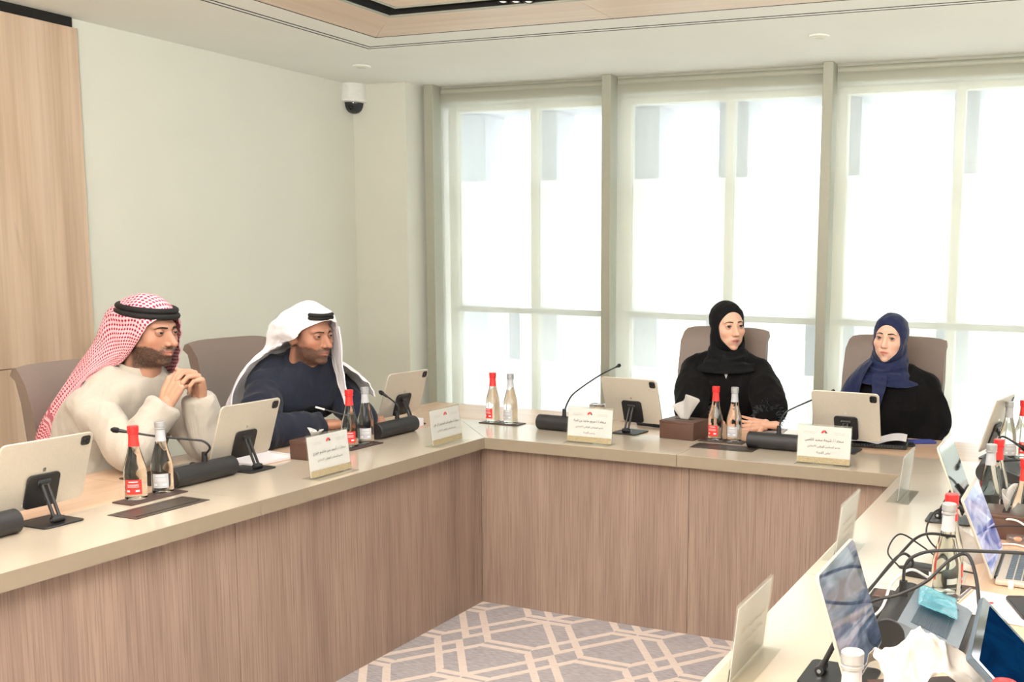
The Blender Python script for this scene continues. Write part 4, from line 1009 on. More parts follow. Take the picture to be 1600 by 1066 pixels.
man2, HM2 = person('person', 'bearded man in navy robe and white headcloth writing with a pen', O2, Z2, g2, h2, (0, -4, 2), torso_rings(T2, -0.02),
    [(S2r, E2r, W2r, 0.042), (S2l, E2l, W2l, 0.042)],
    [(hand_M(W2r, tq(548, 658, 0.80)-W2r, Vector((0.25, 0.1, 1))), 'R', ((35, 50, 40), (45, 55, 40), (52, 55, 40), (58, 55, 40)), (0.35, 0.35), 1.0),
     (hand_M(W2l, tq(606, 660, 0.785)-W2l, Vector((0.0, 0.1, 1))), 'L', ((30, 45, 30), (34, 48, 30), (38, 48, 30), (42, 48, 30)), (0.4, 0.4), 1.0)], gaze=(4, 4))
def rb2(mb):
    mb.tube([S2l, Vector((-0.07, h2.y-0.095, zs+0.005)), Vector((0.07, h2.y-0.095, zs+0.005)), S2r], [0.07, 0.065, 0.065, 0.07], 16, round_ends=True)
    mb.ellipsoid((0.02, h2.y-0.165, zs-0.005), (0.175, 0.12, 0.115), 24)
robe('robe', man2, M['robenavy'], torso_rings(T2[:-1], 0.014)+[ring((0, h2.y-0.045, zs+0.115), 0.074, 0.076, 30, -0.2)], [cuff_arm(S2r, E2r, W2r, (0.062, 0.070, 0.062, 0.056, 0.050), 0.04), cuff_arm(S2l, E2l, W2l, (0.062, 0.070, 0.062, 0.056, 0.050), 0.04)], amp=0.018, seed=5, sc=8, extra=rb2)
MB().rbox((0, 0, 0), (0.010, 0.004, 0.016), 0.001, 1).build('robe_tag', M['white'], man2, T=Matrix.Translation((0.0, 0.225+dy, 0.86+dz)))
Lw = [
 [(.088,-.07,-.05),(.086,-.045,-.032),(.094,.026,-.012),(.080,.060,.026),(0,.108,.060),(-.070,.082,.036),(-.094,.064,-.025),(-.10,.060,-.085),(-.10,.06,-.14)],
 [(.090,-.08,-.052),(.090,-.065,-.030),(.104,.0,.012),(.080,.050,.082),(0,.075,.108),(-.080,.045,.075),(-.106,.03,-.02),(-.115,.03,-.09),(-.125,.03,-.15)],
 [(.094,-.09,-.058),(.094,-.085,-.036),(.112,-.05,.024),(.090,-.020,.084),(0,-.012,.130),(-.086,-.012,.075),(-.110,-.03,-.02),(-.13,-.02,-.09),(-.16,-.01,-.16)],
 [(.104,-.115,-.07),(.102,-.112,-.052),(.112,-.112,.010),(.078,-.098,.060),(0,-.108,.080),(-.068,-.095,.055),(-.10,-.085,-.02),(-.13,-.085,-.1),(-.18,-.06,-.18)],
 [(.150,-.14,-.10),(.125,-.138,-.085),(.105,-.14,-.055),(.07,-.138,-.035),(0,-.135,-.02),(-.08,-.13,-.03),(-.11,-.13,-.09),(-.15,-.12,-.15),(-.20,-.10,-.20)],
 [(.215,-.135,-.145),(.19,-.16,-.135),(.15,-.175,-.125),(.10,-.185,-.115),(0.02,-.185,-.11),(-.08,-.18,-.11),(-.13,-.17,-.14),(-.18,-.15,-.19),(-.22,-.12,-.22)],
 [(.270,-.135,-.235),(.255,-.175,-.25),(.21,-.21,-.26),(.14,-.23,-.26),(.05,-.235,-.26),(-.06,-.23,-.26),(-.12,-.21,-.27),(-.17,-.19,-.28),(-.22,-.16,-.28)],
 [(.285,-.125,-.31),(.275,-.165,-.335),(.235,-.21,-.36),(.16,-.235,-.37),(.07,-.245,-.37),(-.05,-.24,-.37),(-.11,-.22,-.37),(-.16,-.2,-.36),(-.21,-.17,-.35)]]
Sa = [[(-.072,.090,.030),(-.086,.055,.030),(-.094,.012,.03)],[(-.082,.092,-.04),(-.094,.055,-.045),(-.102,.01,-.045)],[(-.080,.098,-.12),(-.092,.062,-.12),(-.10,.02,-.12)],[(-.074,.118,-.21),(-.084,.092,-.21),(-.092,.06,-.21)],[(-.072,.130,-.285),(-.076,.118,-.29),(-.08,.105,-.285)]]
Sb = [[(-.098,.05,-.115),(-.12,-.02,-.10),(-.12,-.10,-.09)],[(-.155,.085,-.165),(-.18,.0,-.135),(-.19,-.10,-.15)],[(-.205,.115,-.215),(-.235,.02,-.19),(-.24,-.08,-.20)],[(-.225,.125,-.27),(-.275,.03,-.27),(-.275,-.07,-.28)]]
Hw = Matrix.Translation(h2) @ Matrix.Scale(1.04, 4) @ Matrix.Rotation(R(-2), 4, 'Z') 
cloth_obj('headcloth', man2, M['ghutrawhite'], [sheet(Lw, 7, 0.004, amp=0.014, seed=9, sc=16), sheet(Sa, 8, 0.004, amp=0.006, seed=4), sheet(Sb, 8, 0.004, amp=0.012, seed=6)], Hw)
mb = MB(); 
for zc in (0.086, 0.099): mb.tube([HM2 @ Vector((0.088*math.sin(a), -0.006+0.104*math.cos(a), zc-0.012*math.cos(a))) for a in np.linspace(R(-25), R(44), 24)], 0.0080, 10, round_ends=True)
mb.build('head_cord', M['igal'], man2, smooth=60)
# pen in his hand
pA, pB = PD(546, 651, 4.20), PD(499, 638, 4.18)
ax = (pB-pA).normalized()
pe = thing('pen', 'slim white and black pen held in the hand of the man in navy', 'pen', pA)
MB().cyl((0, 0, 0), ax*0.10, 0.0035, n=12).build('barrel', M['black'], pe)
MB().cyl(ax*0.10, ax*0.137, 0.0038, n=12).build('cap', M['white'], pe)
MB().cyl(ax*-0.012, (0, 0, 0), 0.001, 0.0032, n=12).build('tip', M['black'], pe)
# --- woman in black
O3, Z3 = Vector((0.74, 1.05, 0)), R(-172)
q = loc_of(O3, Z3)
g3 = dict(f=0.0, skin=L(222, 178, 154), lip=L(158, 78, 78), nose=0.9, lid=(23, 15), brow=0.0052, browz=0.0005, lash=0.0024, lipstr=1.0, shadow=0.8, sc=0.975, arch=0.003)
h3 = q(1137, 509, 4.95)
d3y, d3z = h3.y-0.05, h3.z-1.19
T3 = [(0, -0.02, 0.46, 0.20, 0.16, 0), (0, -0.02, 0.62, 0.18, 0.14, 0), (0, 0.0, 0.76, 0.17, 0.125, 0), (0, 0.02, 0.88, 0.175, 0.125, 0), (0, 0.02, 0.96, 0.165, 0.10, 0), (0, 0.015, 1.005, 0.13, 0.085, 0), (0, 0.01, 1.035, 0.075, 0.065, 0), (0, 0.01, 1.06, 0.056, 0.056, 0)]
T3 = [(x, y+d3y*(z-0.46)/0.6, z+d3z*(z-0.46)/0.6, a, b, c) for x, y, z, a, b, c in T3]
tq3 = lambda px, py, z: (Matrix.Translation(O3) @ Matrix.Rotation(Z3, 4, 'Z')).inverted() @ PZ(px, py, z)
S3r, S3l = Vector((0.155, 0.0+d3y, 0.965+d3z)), Vector((-0.155, 0.0+d3y, 0.965+d3z))
E3r, E3l = q(1078, 640, 4.78), q(1205, 640, 4.78); W3r, W3l = tq3(1096, 648, 0.79), tq3(1196, 664, 0.782)
wom1, HM3 = person('person', 'woman in black headscarf and black robe with one open hand on the desk', O3, Z3, g3, h3, (36, 0, 2), torso_rings(T3, -0.02),
    [(S3r, E3r, W3r, 0.036), (S3l, E3l, W3l, 0.036)],
    [(hand_M(W3l, tq3(1162, 663, 0.775)-W3l, Vector((0.1, -0.9, -0.35))), 'L', ((8, 12, 10), (12, 16, 12), (16, 18, 14), (20, 20, 15)), (1.15, -0.1), 0.82),
     (hand_M(W3r, tq3(1118, 656, 0.775)-W3r, Vector((0.0, 0.1, 1))), 'R', ((25, 40, 25), (28, 42, 25), (30, 42, 25), (34, 42, 25)), (0.5, 0.3), 0.9)], gaze=(8, 0))
def rb3(mb):
    mb.tube([S3l, Vector((-0.07, 0.01+d3y, 1.0+d3z)), Vector((0.07, 0.01+d3y, 1.0+d3z)), S3r], [0.068, 0.062, 0.062, 0.068], 16, round_ends=True)
    mb.ellipsoid((0, 0.05+d3y, 0.87+d3z), (0.205, 0.115, 0.15), 24)
    for S, E in ((S3r, E3r), (S3l, E3l)): mb.tube([S, Vector(S).lerp(E, 0.5), E], [0.065, 0.078, 0.074], 16, round_ends=True)
robe('abaya', wom1, M['abaya'], torso_rings(T3[:-1], 0.014)+[ring((0, 0.012+d3y, 1.06+d3z), 0.06, 0.06, 30)], [([S3r, S3r.lerp(E3r, 0.6), E3r, E3r.lerp(W3r, 0.9)], (0.065, 0.072, 0.064, 0.05)), ([S3l, S3l.lerp(E3l, 0.6), E3l, E3l.lerp(W3l, 0.8)], (0.065, 0.072, 0.064, 0.05))], amp=0.012, seed=8, sc=8, extra=rb3)
hv = hood(g3, 0.0665, 0.0915, -0.0215, 0.0115, seed=2)
wr = wrap([(0, -0.012, -0.062, 0.082, 0.088, -0.66), (0, -0.006, -0.108, 0.087, 0.092, -0.45), (0, -0.004, -0.15, 0.102, 0.100, -0.20), (0, 0.0, -0.178, 0.130, 0.112, -0.12), (0, 0.006, -0.208, 0.158, 0.125, -0.10)], amp=0.008, seed=1, k=3)
wr = (np.array([(Matrix.Rotation(R(-20), 4, 'Z') @ Vector(p)) for p in wr[0]]),)+wr[1:]
fold = sheet([[(-.085, .02, -.10), (-.055, .085, -.128), (.02, .104, -.138)], [(-.125, .03, -.145), (-.08, .11, -.175), (.02, .128, -.175)], [(-.17, .05, -.20), (-.105, .125, -.225), (-.01, .138, -.215)], [(-.16, .085, -.245), (-.12, .125, -.27), (-.05, .14, -.26)]], 8, 0.005, amp=0.012, seed=2, sc=10)
cloth_obj('headscarf', wom1, M['hijabblack'], [hv, wr], HM3)
# white strip of blouse at the neckline
abm = wom1.children[[c.name.split('.')[0] for c in wom1.children].index('abaya')].data
bvh = BVHTree.FromPolygons([v.co.copy() for v in abm.vertices], [tuple(p.vertices) for p in abm.polygons])
Wi = (Matrix.Translation(O3) @ Matrix.Rotation(Z3, 4, 'Z')).inverted(); c0 = Wi @ Vector(CC); pts = []
for px, py in ((1129, 573), (1141, 573), (1139, 579), (1134.5, 592), (1131, 583)):
    d = (Wi.to_3x3() @ Vector(ray(px, py))).normalized(); hit = bvh.ray_cast(c0, d)[0]
    pts.append((hit if hit is not None else c0+d*4.8)-d*0.004)
off = (pts[0]-c0).normalized()*0.003; k = len(pts)
MB().add(pts+[p+off for p in pts], [tuple(range(k)), tuple(range(2*k-1, k-1, -1))]+[(i, (i+1) % k, k+(i+1) % k, k+i) for i in range(k)]).build('blouse', M['paper'], wom1, smooth=0)
for E, W in ((E3r, W3r), (E3l, W3l)):
    mb = MB(); ax = (Vector(W)-Vector(E)).normalized(); c = Vector(W)-ax*0.05; B = basis(ax, (0, 0, 1)); fe = MB()
    fe.tube([c-ax*0.045, c-ax*0.01, c+ax*0.025], [0.056, 0.060, 0.046], 16)
    for k in range(230):
        a = random.uniform(0, 2*math.pi); s = random.uniform(-0.05, 0.025); b0 = c+ax*s+B @ Vector((0, 0.056*math.cos(a), 0.056*math.sin(a)))
        dv = B @ Vector((random.uniform(-0.6, 1.0), math.cos(a+random.uniform(-.6, .6)), math.sin(a+random.uniform(-.6, .6)))); dv.normalize()
        b0.z = max(b0.z, 0.755-0*1); b1 = b0+dv*random.uniform(0.014, 0.034); b1.z = max(b1.z, 0.754); mb.tube([b0, b0.lerp(b1, 0.5)+Vector((0, 0, 0.003)), b1], [0.0012, 0.0012, 0.0005], 4)
    fe.build('cuff', M['abaya'], wom1); mb.build('cuff_feathers', M['feather'], wom1, smooth=0)

# --- woman in navy headscarf
O4, Z4 = Vector((1.545, 1.06, 0)), R(-178)
q = loc_of(O4, Z4)
g4 = dict(f=0.0, skin=L(230, 188, 166), lip=L(188, 104, 98), nose=0.9, lid=(24, 16), brow=0.0050, browz=0.001, lash=0.0020, lipstr=0.9, shadow=0.6, sc=0.94, arch=0.003)
h4 = q(1391, 528, 4.78)
d4y, d4z = h4.y-0.05, h4.z-1.15
T4 = [(x, y+d4y*(z-0.46)/0.6, z-0.04+d4z*(z-0.46)/0.6, a, b, c) for x, y, z, a, b, c in [(0, -0.02, 0.50, 0.20, 0.16, 0), (0, -0.02, 0.62, 0.18, 0.14, 0), (0, 0.0, 0.76, 0.175, 0.13, 0), (0, 0.02, 0.88, 0.18, 0.13, 0), (0, 0.02, 0.96, 0.165, 0.10, 0), (0, 0.015, 1.005, 0.13, 0.085, 0), (0, 0.01, 1.035, 0.075, 0.065, 0), (0, 0.01, 1.06, 0.056, 0.056, 0)]]
S4r, S4l = Vector((0.145, 0.0+d4y, 0.912+d4z)), Vector((-0.145, 0.0+d4y, 0.912+d4z))
tq4 = lambda px, py, z: (Matrix.Translation(O4) @ Matrix.Rotation(Z4, 4, 'Z')).inverted() @ PZ(px, py, z)
E4r, E4l = Vector((0.205, 0.02, 0.79)), Vector((-0.195, 0.03, 0.79))
W4r, W4l = Vector((0.11, 0.14, 0.62)), Vector((-0.11, 0.14, 0.62))
wom2, HM4 = person('person', 'woman in navy headscarf and black robe sitting behind a tablet', O4, Z4, g4, h4, (-7, 1, -3), torso_rings(T4, -0.02),
    [(S4r, E4r, W4r, 0.036), (S4l, E4l, W4l, 0.036)],
    [(hand_M(W4r, Vector((-0.5, 0.8, -0.15)), Vector((0.0, 0.1, 1))), 'R', ((25, 40, 25), (28, 42, 25), (30, 42, 25), (34, 42, 25)), (0.5, 0.3), 0.9),
     (hand_M(W4l, Vector((0.5, 0.8, -0.15)), Vector((0, 0.1, 1))), 'L', ((25, 40, 25), (28, 42, 25), (30, 42, 25), (34, 42, 25)), (0.5, 0.3), 0.9)], gaze=(-10, -3))
def rb4(mb):
    mb.tube([S4l, Vector((-0.07, 0.01+d4y, 0.96+d4z)), Vector((0.07, 0.01+d4y, 0.96+d4z)), S4r], [0.072, 0.065, 0.065, 0.072], 16, round_ends=True)
    mb.ellipsoid((0, 0.05+d4y, 0.83+d4z), (0.205, 0.115, 0.15), 24)
    for S, E in ((S4r, E4r), (S4l, E4l)): mb.tube([S, Vector(S).lerp(E, 0.5), E], [0.065, 0.078, 0.070], 16, round_ends=True)
robe('abaya', wom2, M['abaya'], torso_rings(T4[:-1], 0.014)+[ring((0, 0.012+d4y, 1.02+d4z), 0.06, 0.06, 30)], [([S4r, S4r.lerp(E4r, 0.6), E4r, E4r.lerp(W4r, 0.95)], (0.065, 0.072, 0.062, 0.05)), ([S4l, S4l.lerp(E4l, 0.6), E4l, E4l.lerp(W4l, 0.95)], (0.065, 0.072, 0.062, 0.05))], amp=0.012, seed=12, sc=8, extra=rb4)
hv = hood(g4, 0.065, 0.089, -0.0245, 0.0125, seed=6)
wr = wrap([(0, -0.012, -0.062, 0.083, 0.089, -0.66), (0, -0.006, -0.106, 0.090, 0.093, -0.45), (0, -0.004, -0.145, 0.108, 0.102, -0.20), (0, 0.0, -0.175, 0.138, 0.112, -0.15), (0, 0.006, -0.21, 0.168, 0.125, -0.15)], amp=0.009, seed=5, k=3)
capeR = sheet([[(.05, .09, -.118), (.085, .03, -.11), (.09, -.05, -.11)], [(.075, .115, -.175), (.135, .05, -.165), (.15, -.05, -.165)], [(.085, .13, -.235), (.175, .07, -.23), (.19, -.04, -.23)], [(.10, .145, -.34), (.215, .08, -.33), (.24, -.03, -.33)]], 8, 0.004, amp=0.007, seed=3, sc=7)
tail = sheet([[(.040, .112, -.175), (-.035, .112, -.175)], [(.032, .132, -.215), (-.04, .134, -.215)], [(.022, .142, -.27), (-.035, .144, -.26)], [(.016, .150, -.36), (-.015, .152, -.355)]], 8, 0.004, amp=0.010, seed=7, sc=9)
fold = sheet([[(-.09, .03, -.10), (-.04, .10, -.125), (.04, .10, -.12)], [(-.13, .03, -.15), (-.06, .125, -.165), (.05, .12, -.155)], [(-.185, .03, -.205), (-.09, .128, -.215), (.03, .135, -.19)]], 8, 0.005, amp=0.012, seed=12, sc=10)
cloth_obj('headscarf', wom2, M['hijabnavy'], [hv, wr, capeR, tail], HM4)
# ------------------------------------------------------------------ things on the desks
TZ = 0.75
PLATE_ACR = (0.212, 0.150)
def name_card(label, loc, rz, lines, tilt=6, back=False):
    """acrylic stand: local +Y is the side that carries the print"""
    k = thing('name_card', label, 'name card', loc, rz, 'acrylic name cards')
    T = Matrix.Translation((0, 0, 0.003)) @ Matrix.Rotation(R(tilt), 4, 'X')
    MB().rbox((0, 0.0, 0.0015), (0.212, 0.075, 0.003), 0.001, 1).build('foot', M['acrylic'], k)
    a = MB(); a.box((0, 0.0022, 0.0765), (0.212, 0.002, 0.150)); a.box((0, -0.0022, 0.0765), (0.212, 0.002, 0.150)); a.build('acrylic_sleeve', M['acrylic'], k, T=T)
    cd = MB().box((0, 0, 0.0745), (0.205, 0.0008, 0.140)).build('card', M['paper'], k, T=T)
    MB().box((0, 0.0034, 0.0145), (0.205, 0.0003, 0.023)).build('gold_band', M['gold'], cd)
    y0 = 0.0034
    for txt, z, wd, mt in lines:
        vs, fs = text_geo(txt, wd); mb = MB(); mb.add([(-x, y0, z_+z) for x, _, z_ in vs], fs); mb.build('lettering', M[mt], cd, smooth=0)
        if back:
            mb = MB(); mb.add([(-x, -0.0034, z_+z) for x, _, z_ in vs], fs); mb.build('show_through_lettering', M['inkpale'], cd, smooth=0)
    # emblem: a small red fan with a dark centre, between two short lines of fine print
    e = MB()
    for i in range(9):
        a0, a1 = R(20*i+1), R(20*i+19)
        if 6 <= i: continue
        e.add([(-0.0*1+math.cos(a)*r_, y0, 0.118+math.sin(a)*r_) for r_, a in ((0.005, a0), (0.0125, a0), (0.0125, a1), (0.005, a1))], [(0, 1, 2, 3)])
    e.build('emblem', M['red'], cd, smooth=0)
    e = MB(); e.add([(math.cos(a)*r_, y0, 0.118+math.sin(a)*r_) for r_, a in ((0.006, R(122)), (0.0115, R(122)), (0.0105, R(175)), (0.004, R(178)))], [(0, 1, 2, 3)])
    e.build('emblem_wing', M['ink'], cd, smooth=0)
    for s, tx in ((1, 'المجلس الوطني الاتحادي'), (-1, 'الإمارات العربية المتحدة')):
        vs, fs = text_geo(shape_ar(tx), 0.046); mb = MB()
        for r_ in (0, 1): mb.add([(-x*0.95+s*0.058, y0, z_*0.6+0.1215-0.006*r_) for x, _, z_ in vs], fs)
        mb.build('fine_print', M['inkgrey'], cd, smooth=0)
    return k
MEM = shape_ar('عضو المجلس الوطني الاتحادي')
c1 = [(shape_ar('سعادة / أحمد مير هاشم خوري'), 0.082, 0.168, 'ink'), (MEM, 0.056, 0.128, 'inkgrey')]
c2 = [(shape_ar('سعادة / سالم راشد المفتول آل علي'), 0.082, 0.176, 'ink'), (MEM, 0.056, 0.128, 'inkgrey')]
c3 = [(shape_ar('سعادة / مريم ماجد بن ثنية'), 0.088, 0.150, 'ink'), (MEM, 0.064, 0.128, 'inkgrey'), (shape_ar('رئيس اللجنة'), 0.040, 0.054, 'inkgrey')]
c4 = [(shape_ar('سعادة / شيخة سعيد الكعبي'), 0.088, 0.150, 'ink'), (MEM, 0.064, 0.128, 'inkgrey'), (shape_ar('مقرر اللجنة'), 0.040, 0.054, 'inkgrey')]
def cardpos(pa, pb):
    a, b = PZ(*pa), PZ(*pb); return (a+b)/2
name_card('name card on the left desk, in front of the man in cream robe', (-0.062, -0.885, TZ), R(-90), c1)
name_card('name card on the left desk beside the inner corner, before the man in navy robe', (-0.052, -0.195, TZ), R(-90), c2)
name_card('name card on the window desk left of the dark tissue box', (0.47, 0.062, TZ), R(180), c3)
name_card('name card on the window desk before the woman in navy headscarf', (1.47, 0.055, TZ), R(180), c4)
name_card('name card seen edge-on at the far right corner of the desks', (1.845, -0.355, TZ), R(90), c4, back=True)
name_card('name card seen from behind, middle one on the right desk', (1.815, -1.08, TZ), R(90), c3, back=True)
name_card('name card seen from behind, nearest the camera on the right desk', (1.825, -1.93, TZ), R(90), c3, back=True)

# --- water bottles
BS = 1.09
def bottle_proto():
    k = thing('water_bottle', '-', 'bottle', (0, 0, 0), 0, 'glass water bottles')
    prof = [(0.024, 0.0005), (0.0285, 0.003), (0.0295, 0.010), (0.0298, 0.05), (0.0300, 0.075), (0.0295, 0.092), (0.027, 0.110), (0.0225, 0.130), (0.0178, 0.150), (0.0145, 0.168), (0.0128, 0.185), (0.0122, 0.200), (0.0122, 0.212)]
    pr = refine(np.array(prof), 3); pr[:, 0] *= BS; MB().lathe([tuple(p) for p in pr], 32).build('glass_body', M['bottle'], k, smooth=50)
    return k
def patch(mb, r, z0, z1, a0, a1, n=14, prof=None):
    vs = []
    for i in range(n+1):
        a = R(a0+(a1-a0)*i/n)
        for z in np.linspace(z0, z1, 5): rr = np.interp(z, prof[0], prof[1])*BS+0.0006; vs.append((rr*math.cos(a), rr*math.sin(a), z))
    mb.add(vs, [(i*5+j, (i+1)*5+j, (i+1)*5+j+1, i*5+j+1) for i in range(n) for j in range(4)])
BP = ([0.0, 0.010, 0.05, 0.075, 0.092, 0.110, 0.130, 0.150, 0.168, 0.185, 0.200, 0.212], [0.0285, 0.0295, 0.0298, 0.03, 0.0295, 0.027, 0.0225, 0.0178, 0.0145, 0.0128, 0.0122, 0.0122])
bproto = {}
def bottle(kind, label, loc, face, grp='glass water bottles'):
    if kind not in bproto:
        k = bottle_proto(); red = kind == 'red'
        c = MB(); c.lathe([(BS*q_[0], q_[1]) for q_ in [(0.0128, 0.206), (0.0152, 0.207), (0.0152, 0.211), (0.0138, 0.212), (0.0138, 0.214), (0.0150, 0.215), (0.0150, 0.229), (0.0140, 0.2305), (0.004, 0.2308)]], 28)
        c.build('cap', M['redcap' if red else 'greycap'], k)
        nl = MB(); patch(nl, 0, 0.168, 0.2055, 0, 360, 30, BP); nl.build('neck_label', M['red' if red else 'greylabel'], k)
        npn = MB(); patch(npn, 0, 0.182, 0.197, -60, -8, 6, ([0, 1], [0.0134, 0.0134])); patch(npn, 0, 0.182, 0.197, 6, 50, 6, ([0, 1], [0.0134, 0.0134])); npn.build('neck_print', M['inkpale' if red else 'inkgrey'], k) if False else None
        lb = MB(); patch(lb, 0, 0.020, 0.066, -48, 38, 14, BP); lo = lb.build('label', M['red' if red else 'greylabel'], k)
        ln = MB()
        for z, a0, a1, h in ((0.058, -28, 18, 0.003), (0.050, -34, 22, 0.0012), (0.0465, -34, 22, 0.0012), (0.043, -34, 22, 0.0012), (0.028, -38, -22, 0.006), (0.028, 6, 26, 0.006)):
            vs = []; n = 8
            for i in range(n+1):
                a = R(a0+(a1-a0)*i/n)
                for zz in (z, z+h): vs.append((0.0338*math.cos(a), 0.0338*math.sin(a), zz))
            ln.add(vs, [(2*i, 2*i+2, 2*i+3, 2*i+1) for i in range(n)])
        ln.build('label_print', M['paper'], lo)
        rb = MB(); patch(rb, 0, 0.008, 0.066, 45, 305, 26, BP); 
        bproto[kind] = k; o = k
    else: o = copy_tree(bproto[kind])
    o.location = (loc[0], loc[1], loc[2]); o.rotation_euler = (0, 0, face); o['label'] = label; o['group'] = grp
    return o
def coaster(label, loc, rz, w=0.20, d=0.085):
    k = thing('bottle_mat', label, 'mat', (loc[0], loc[1], TZ), rz, 'dark bottle mats')
    MB().rbox((0, 0, 0.002), (w, d, 0.004), 0.0015, 1).build('leather_pad', M['mat'], k)
    MB().rbox((0, 0, 0.0042), (w-0.008, d-0.008, 0.0008), 0.0003, 1).build('stitched_face', M['mat'], k)
MT = TZ+0.0047
coaster('dark mat under the two bottles on the left desk before the man in cream', (-0.335, -1.40), R(90), 0.215)
bottle('red', 'red capped bottle beside the cable lid on the left desk', (-0.345, -1.445, MT), R(-48))
bottle('grey', 'silver capped bottle beside the cable lid on the left desk', (-0.345, -1.345, MT), R(-48))
coaster('dark mat under the bottles before the man in navy robe', (-0.335, -0.40), R(90))
bottle('red', 'red capped bottle before the hands of the man in navy robe', (-0.345, -0.443, MT), R(-48))
bottle('grey', 'silver capped bottle before the hands of the man in navy robe', (-0.342, -0.350, MT), R(-48))
coaster('dark mat under the bottles at the corner by the window', (-0.13, 0.355), 0, 0.205)
bottle('red', 'red capped bottle at the corner of the desks against the window', (-0.180, 0.355, MT), R(-100))
bottle('grey', 'silver capped bottle at the corner of the desks against the window', (-0.085, 0.355, MT), R(-85))
coaster('dark mat under the bottles before the woman in black headscarf', (0.955, 0.365), 0)
bottle('red', 'red capped bottle before the woman in black headscarf', (0.918, 0.37, MT), R(-90))
bottle('grey', 'silver capped bottle before the woman in black headscarf', (1.000, 0.378, MT), R(-85))
bottle('grey', 'silver capped bottle between the tilted tablet and open laptop on right desk', (2.125, -1.40, MT), R(40))
bottle('red', 'red capped bottle behind the silver one by the laptop on right desk', (2.118, -1.30, MT), R(20))
coaster('dark mat under the bottles beside the open laptop', (2.14, -1.35), R(90), 0.2)
bottle('grey', 'silver capped bottle beyond the blue laptop screen', (2.137, -0.56, MT), R(30))
bottle('red', 'red capped bottle hidden behind the silver one beyond the blue laptop', (2.150, -0.46, MT), R(20))
coaster('dark mat under the bottles beyond the blue laptop screen', (2.143, -0.51), R(90), 0.2)
bottle('grey', 'silver capped bottle at the far right corner before the window', (2.105, 0.50, TZ), R(-60))
bottle('red', 'red capped bottle at the far right corner before the window', (2.155, 0.57, TZ), R(-60))
bottle('red', 'red capped bottle cut by the right picture edge above the keyboard', tuple(PZ(1597, 842)), R(-160))
bottle('grey', 'silver capped bottle at the bottom edge beside the white tissue', (2.12, -2.36, TZ), R(-60))
bottle('red', 'red capped bottle at the bottom right corner below the navy screen', (2.328, -2.385, TZ), R(-60))

# --- tablets on folding stands (local +Y: the back of the tablet, towards the middle of the room)
TW, TH = 0.281, 0.215
def stand_proto():
    k = thing('tablet_stand', '-', 'tablet stand', (0, 0, 0), 0, 'folding tablet stands')
    b = MB(); b.rplate((0, 0, 0), 0.125, 0.135, 0.005, 0.012, T=Matrix.Translation((0, 0, 0.0028)) @ Matrix.Rotation(R(90), 4, 'X')); b.build('base_plate', M['black'], k)
    h0, h1 = Vector((0, 0.035, 0.014)), Vector((0, -0.012, 0.118)); ax = (h1-h0)
    a = MB()
    for s in (-1, 1): a.tube([h0+Vector((s*0.0085, 0, 0)), h1+Vector((s*0.0085, 0, 0))], 0.0048, 8)
    for p in (h0+ax*0.06, h1-ax*0.06): a.cyl(p+Vector((-0.013, 0, 0)), p+Vector((0.013, 0, 0)), 0.0052, n=10)
    a.build('arm', M['blackgrain'], k)
    for p, n_ in ((h0, 'lower_hinge'), (h1, 'upper_hinge')):
        MB().cyl(p+Vector((-0.0175, 0, 0)), p+Vector((0.0175, 0, 0)), 0.009, n=16).build(n_, M['black'], k)
        MB().cyl(p+Vector((-0.0195, 0, 0)), p+Vector((0.0195, 0, 0)), 0.004, n=12).build('bolt', M['chrome'], k)
    T = Matrix.Translation((0, -0.022, 0.092)) @ Matrix.Rotation(R(-18), 4, 'X')
    MB().rplate((0, 0, 0), 0.100, 0.105, 0.006, 0.014).build('holder_plate', M['black'], k, T=T)
    return k
def tablet_proto():
    k = thing('tablet', '-', 'tablet', (0, 0, 0), 0, 'silver tablets')
    MB().rplate((0, 0, 0), TW, TH, 0.0064, 0.016).build('body', M['silver'], k)
    MB().rplate((0, -0.0034, 0), TW-0.006, TH-0.006, 0.0004, 0.014).build('screen', M['screenoff'], k)
    c = MB().rplate((-TW/2+0.024, 0.0038, TH/2-0.024), 0.030, 0.030, 0.002, 0.008).build('camera_bump', M['black'], k)
    for dx, dz in ((0.006, 0.006), (0.006, -0.006), (-0.006, 0.0)): MB().cyl((-TW/2+0.024+dx, 0.0046, TH/2-0.024+dz), (-TW/2+0.024+dx, 0.0056, TH/2-0.024+dz), 0.0042, n=14).build('lens', M['lens'], c)
    MB().rplate((0, 0.0034, 0.012), 0.010, 0.012, 0.0003, 0.003).build('rear_logo_spot', M['chrome'], k)
    MB().rplate((0.036, 0.0034, -TH/2+0.016), 0.034, 0.007, 0.0003, 0.001).build('sticker', M['white'], k)
    return k
sp0 = tp0 = None
def tablet_set(slabel, tlabel, loc, rz, dx=0.0, lift=0.0, tilt=-18, mat=None, dy=0.0, roll=0):
    global sp0, tp0
    s = stand_proto() if sp0 is None else copy_tree(sp0); tb = tablet_proto() if tp0 is None else copy_tree(tp0)
    sp0 = sp0 or s; tp0 = tp0 or tb
    s.location = (loc[0], loc[1], TZ); s.rotation_euler = (0, 0, rz); s['label'] = slabel
    W_ = Matrix.Translation((loc[0], loc[1], TZ)) @ Matrix.Rotation(rz, 4, 'Z')
    # tablet rests on the front of the holder plate
    Tm = Matrix.Translation((0, -0.022, 0.092)) @ Matrix.Rotation(R(tilt), 4, 'X') @ Matrix.Translation((dx, -0.0070+dy, 0.052+lift)) @ Matrix.Rotation(R(roll), 4, 'Y')
    tb.matrix_world = W_ @ Tm; tb['label'] = tlabel
    if mat is not None:
        for ch in tb.children:
            if ch.name.startswith('screen'):
                ch.data = ch.data.copy(); ch.data.materials.clear(); ch.data.materials.append(mat)
    return s, tb
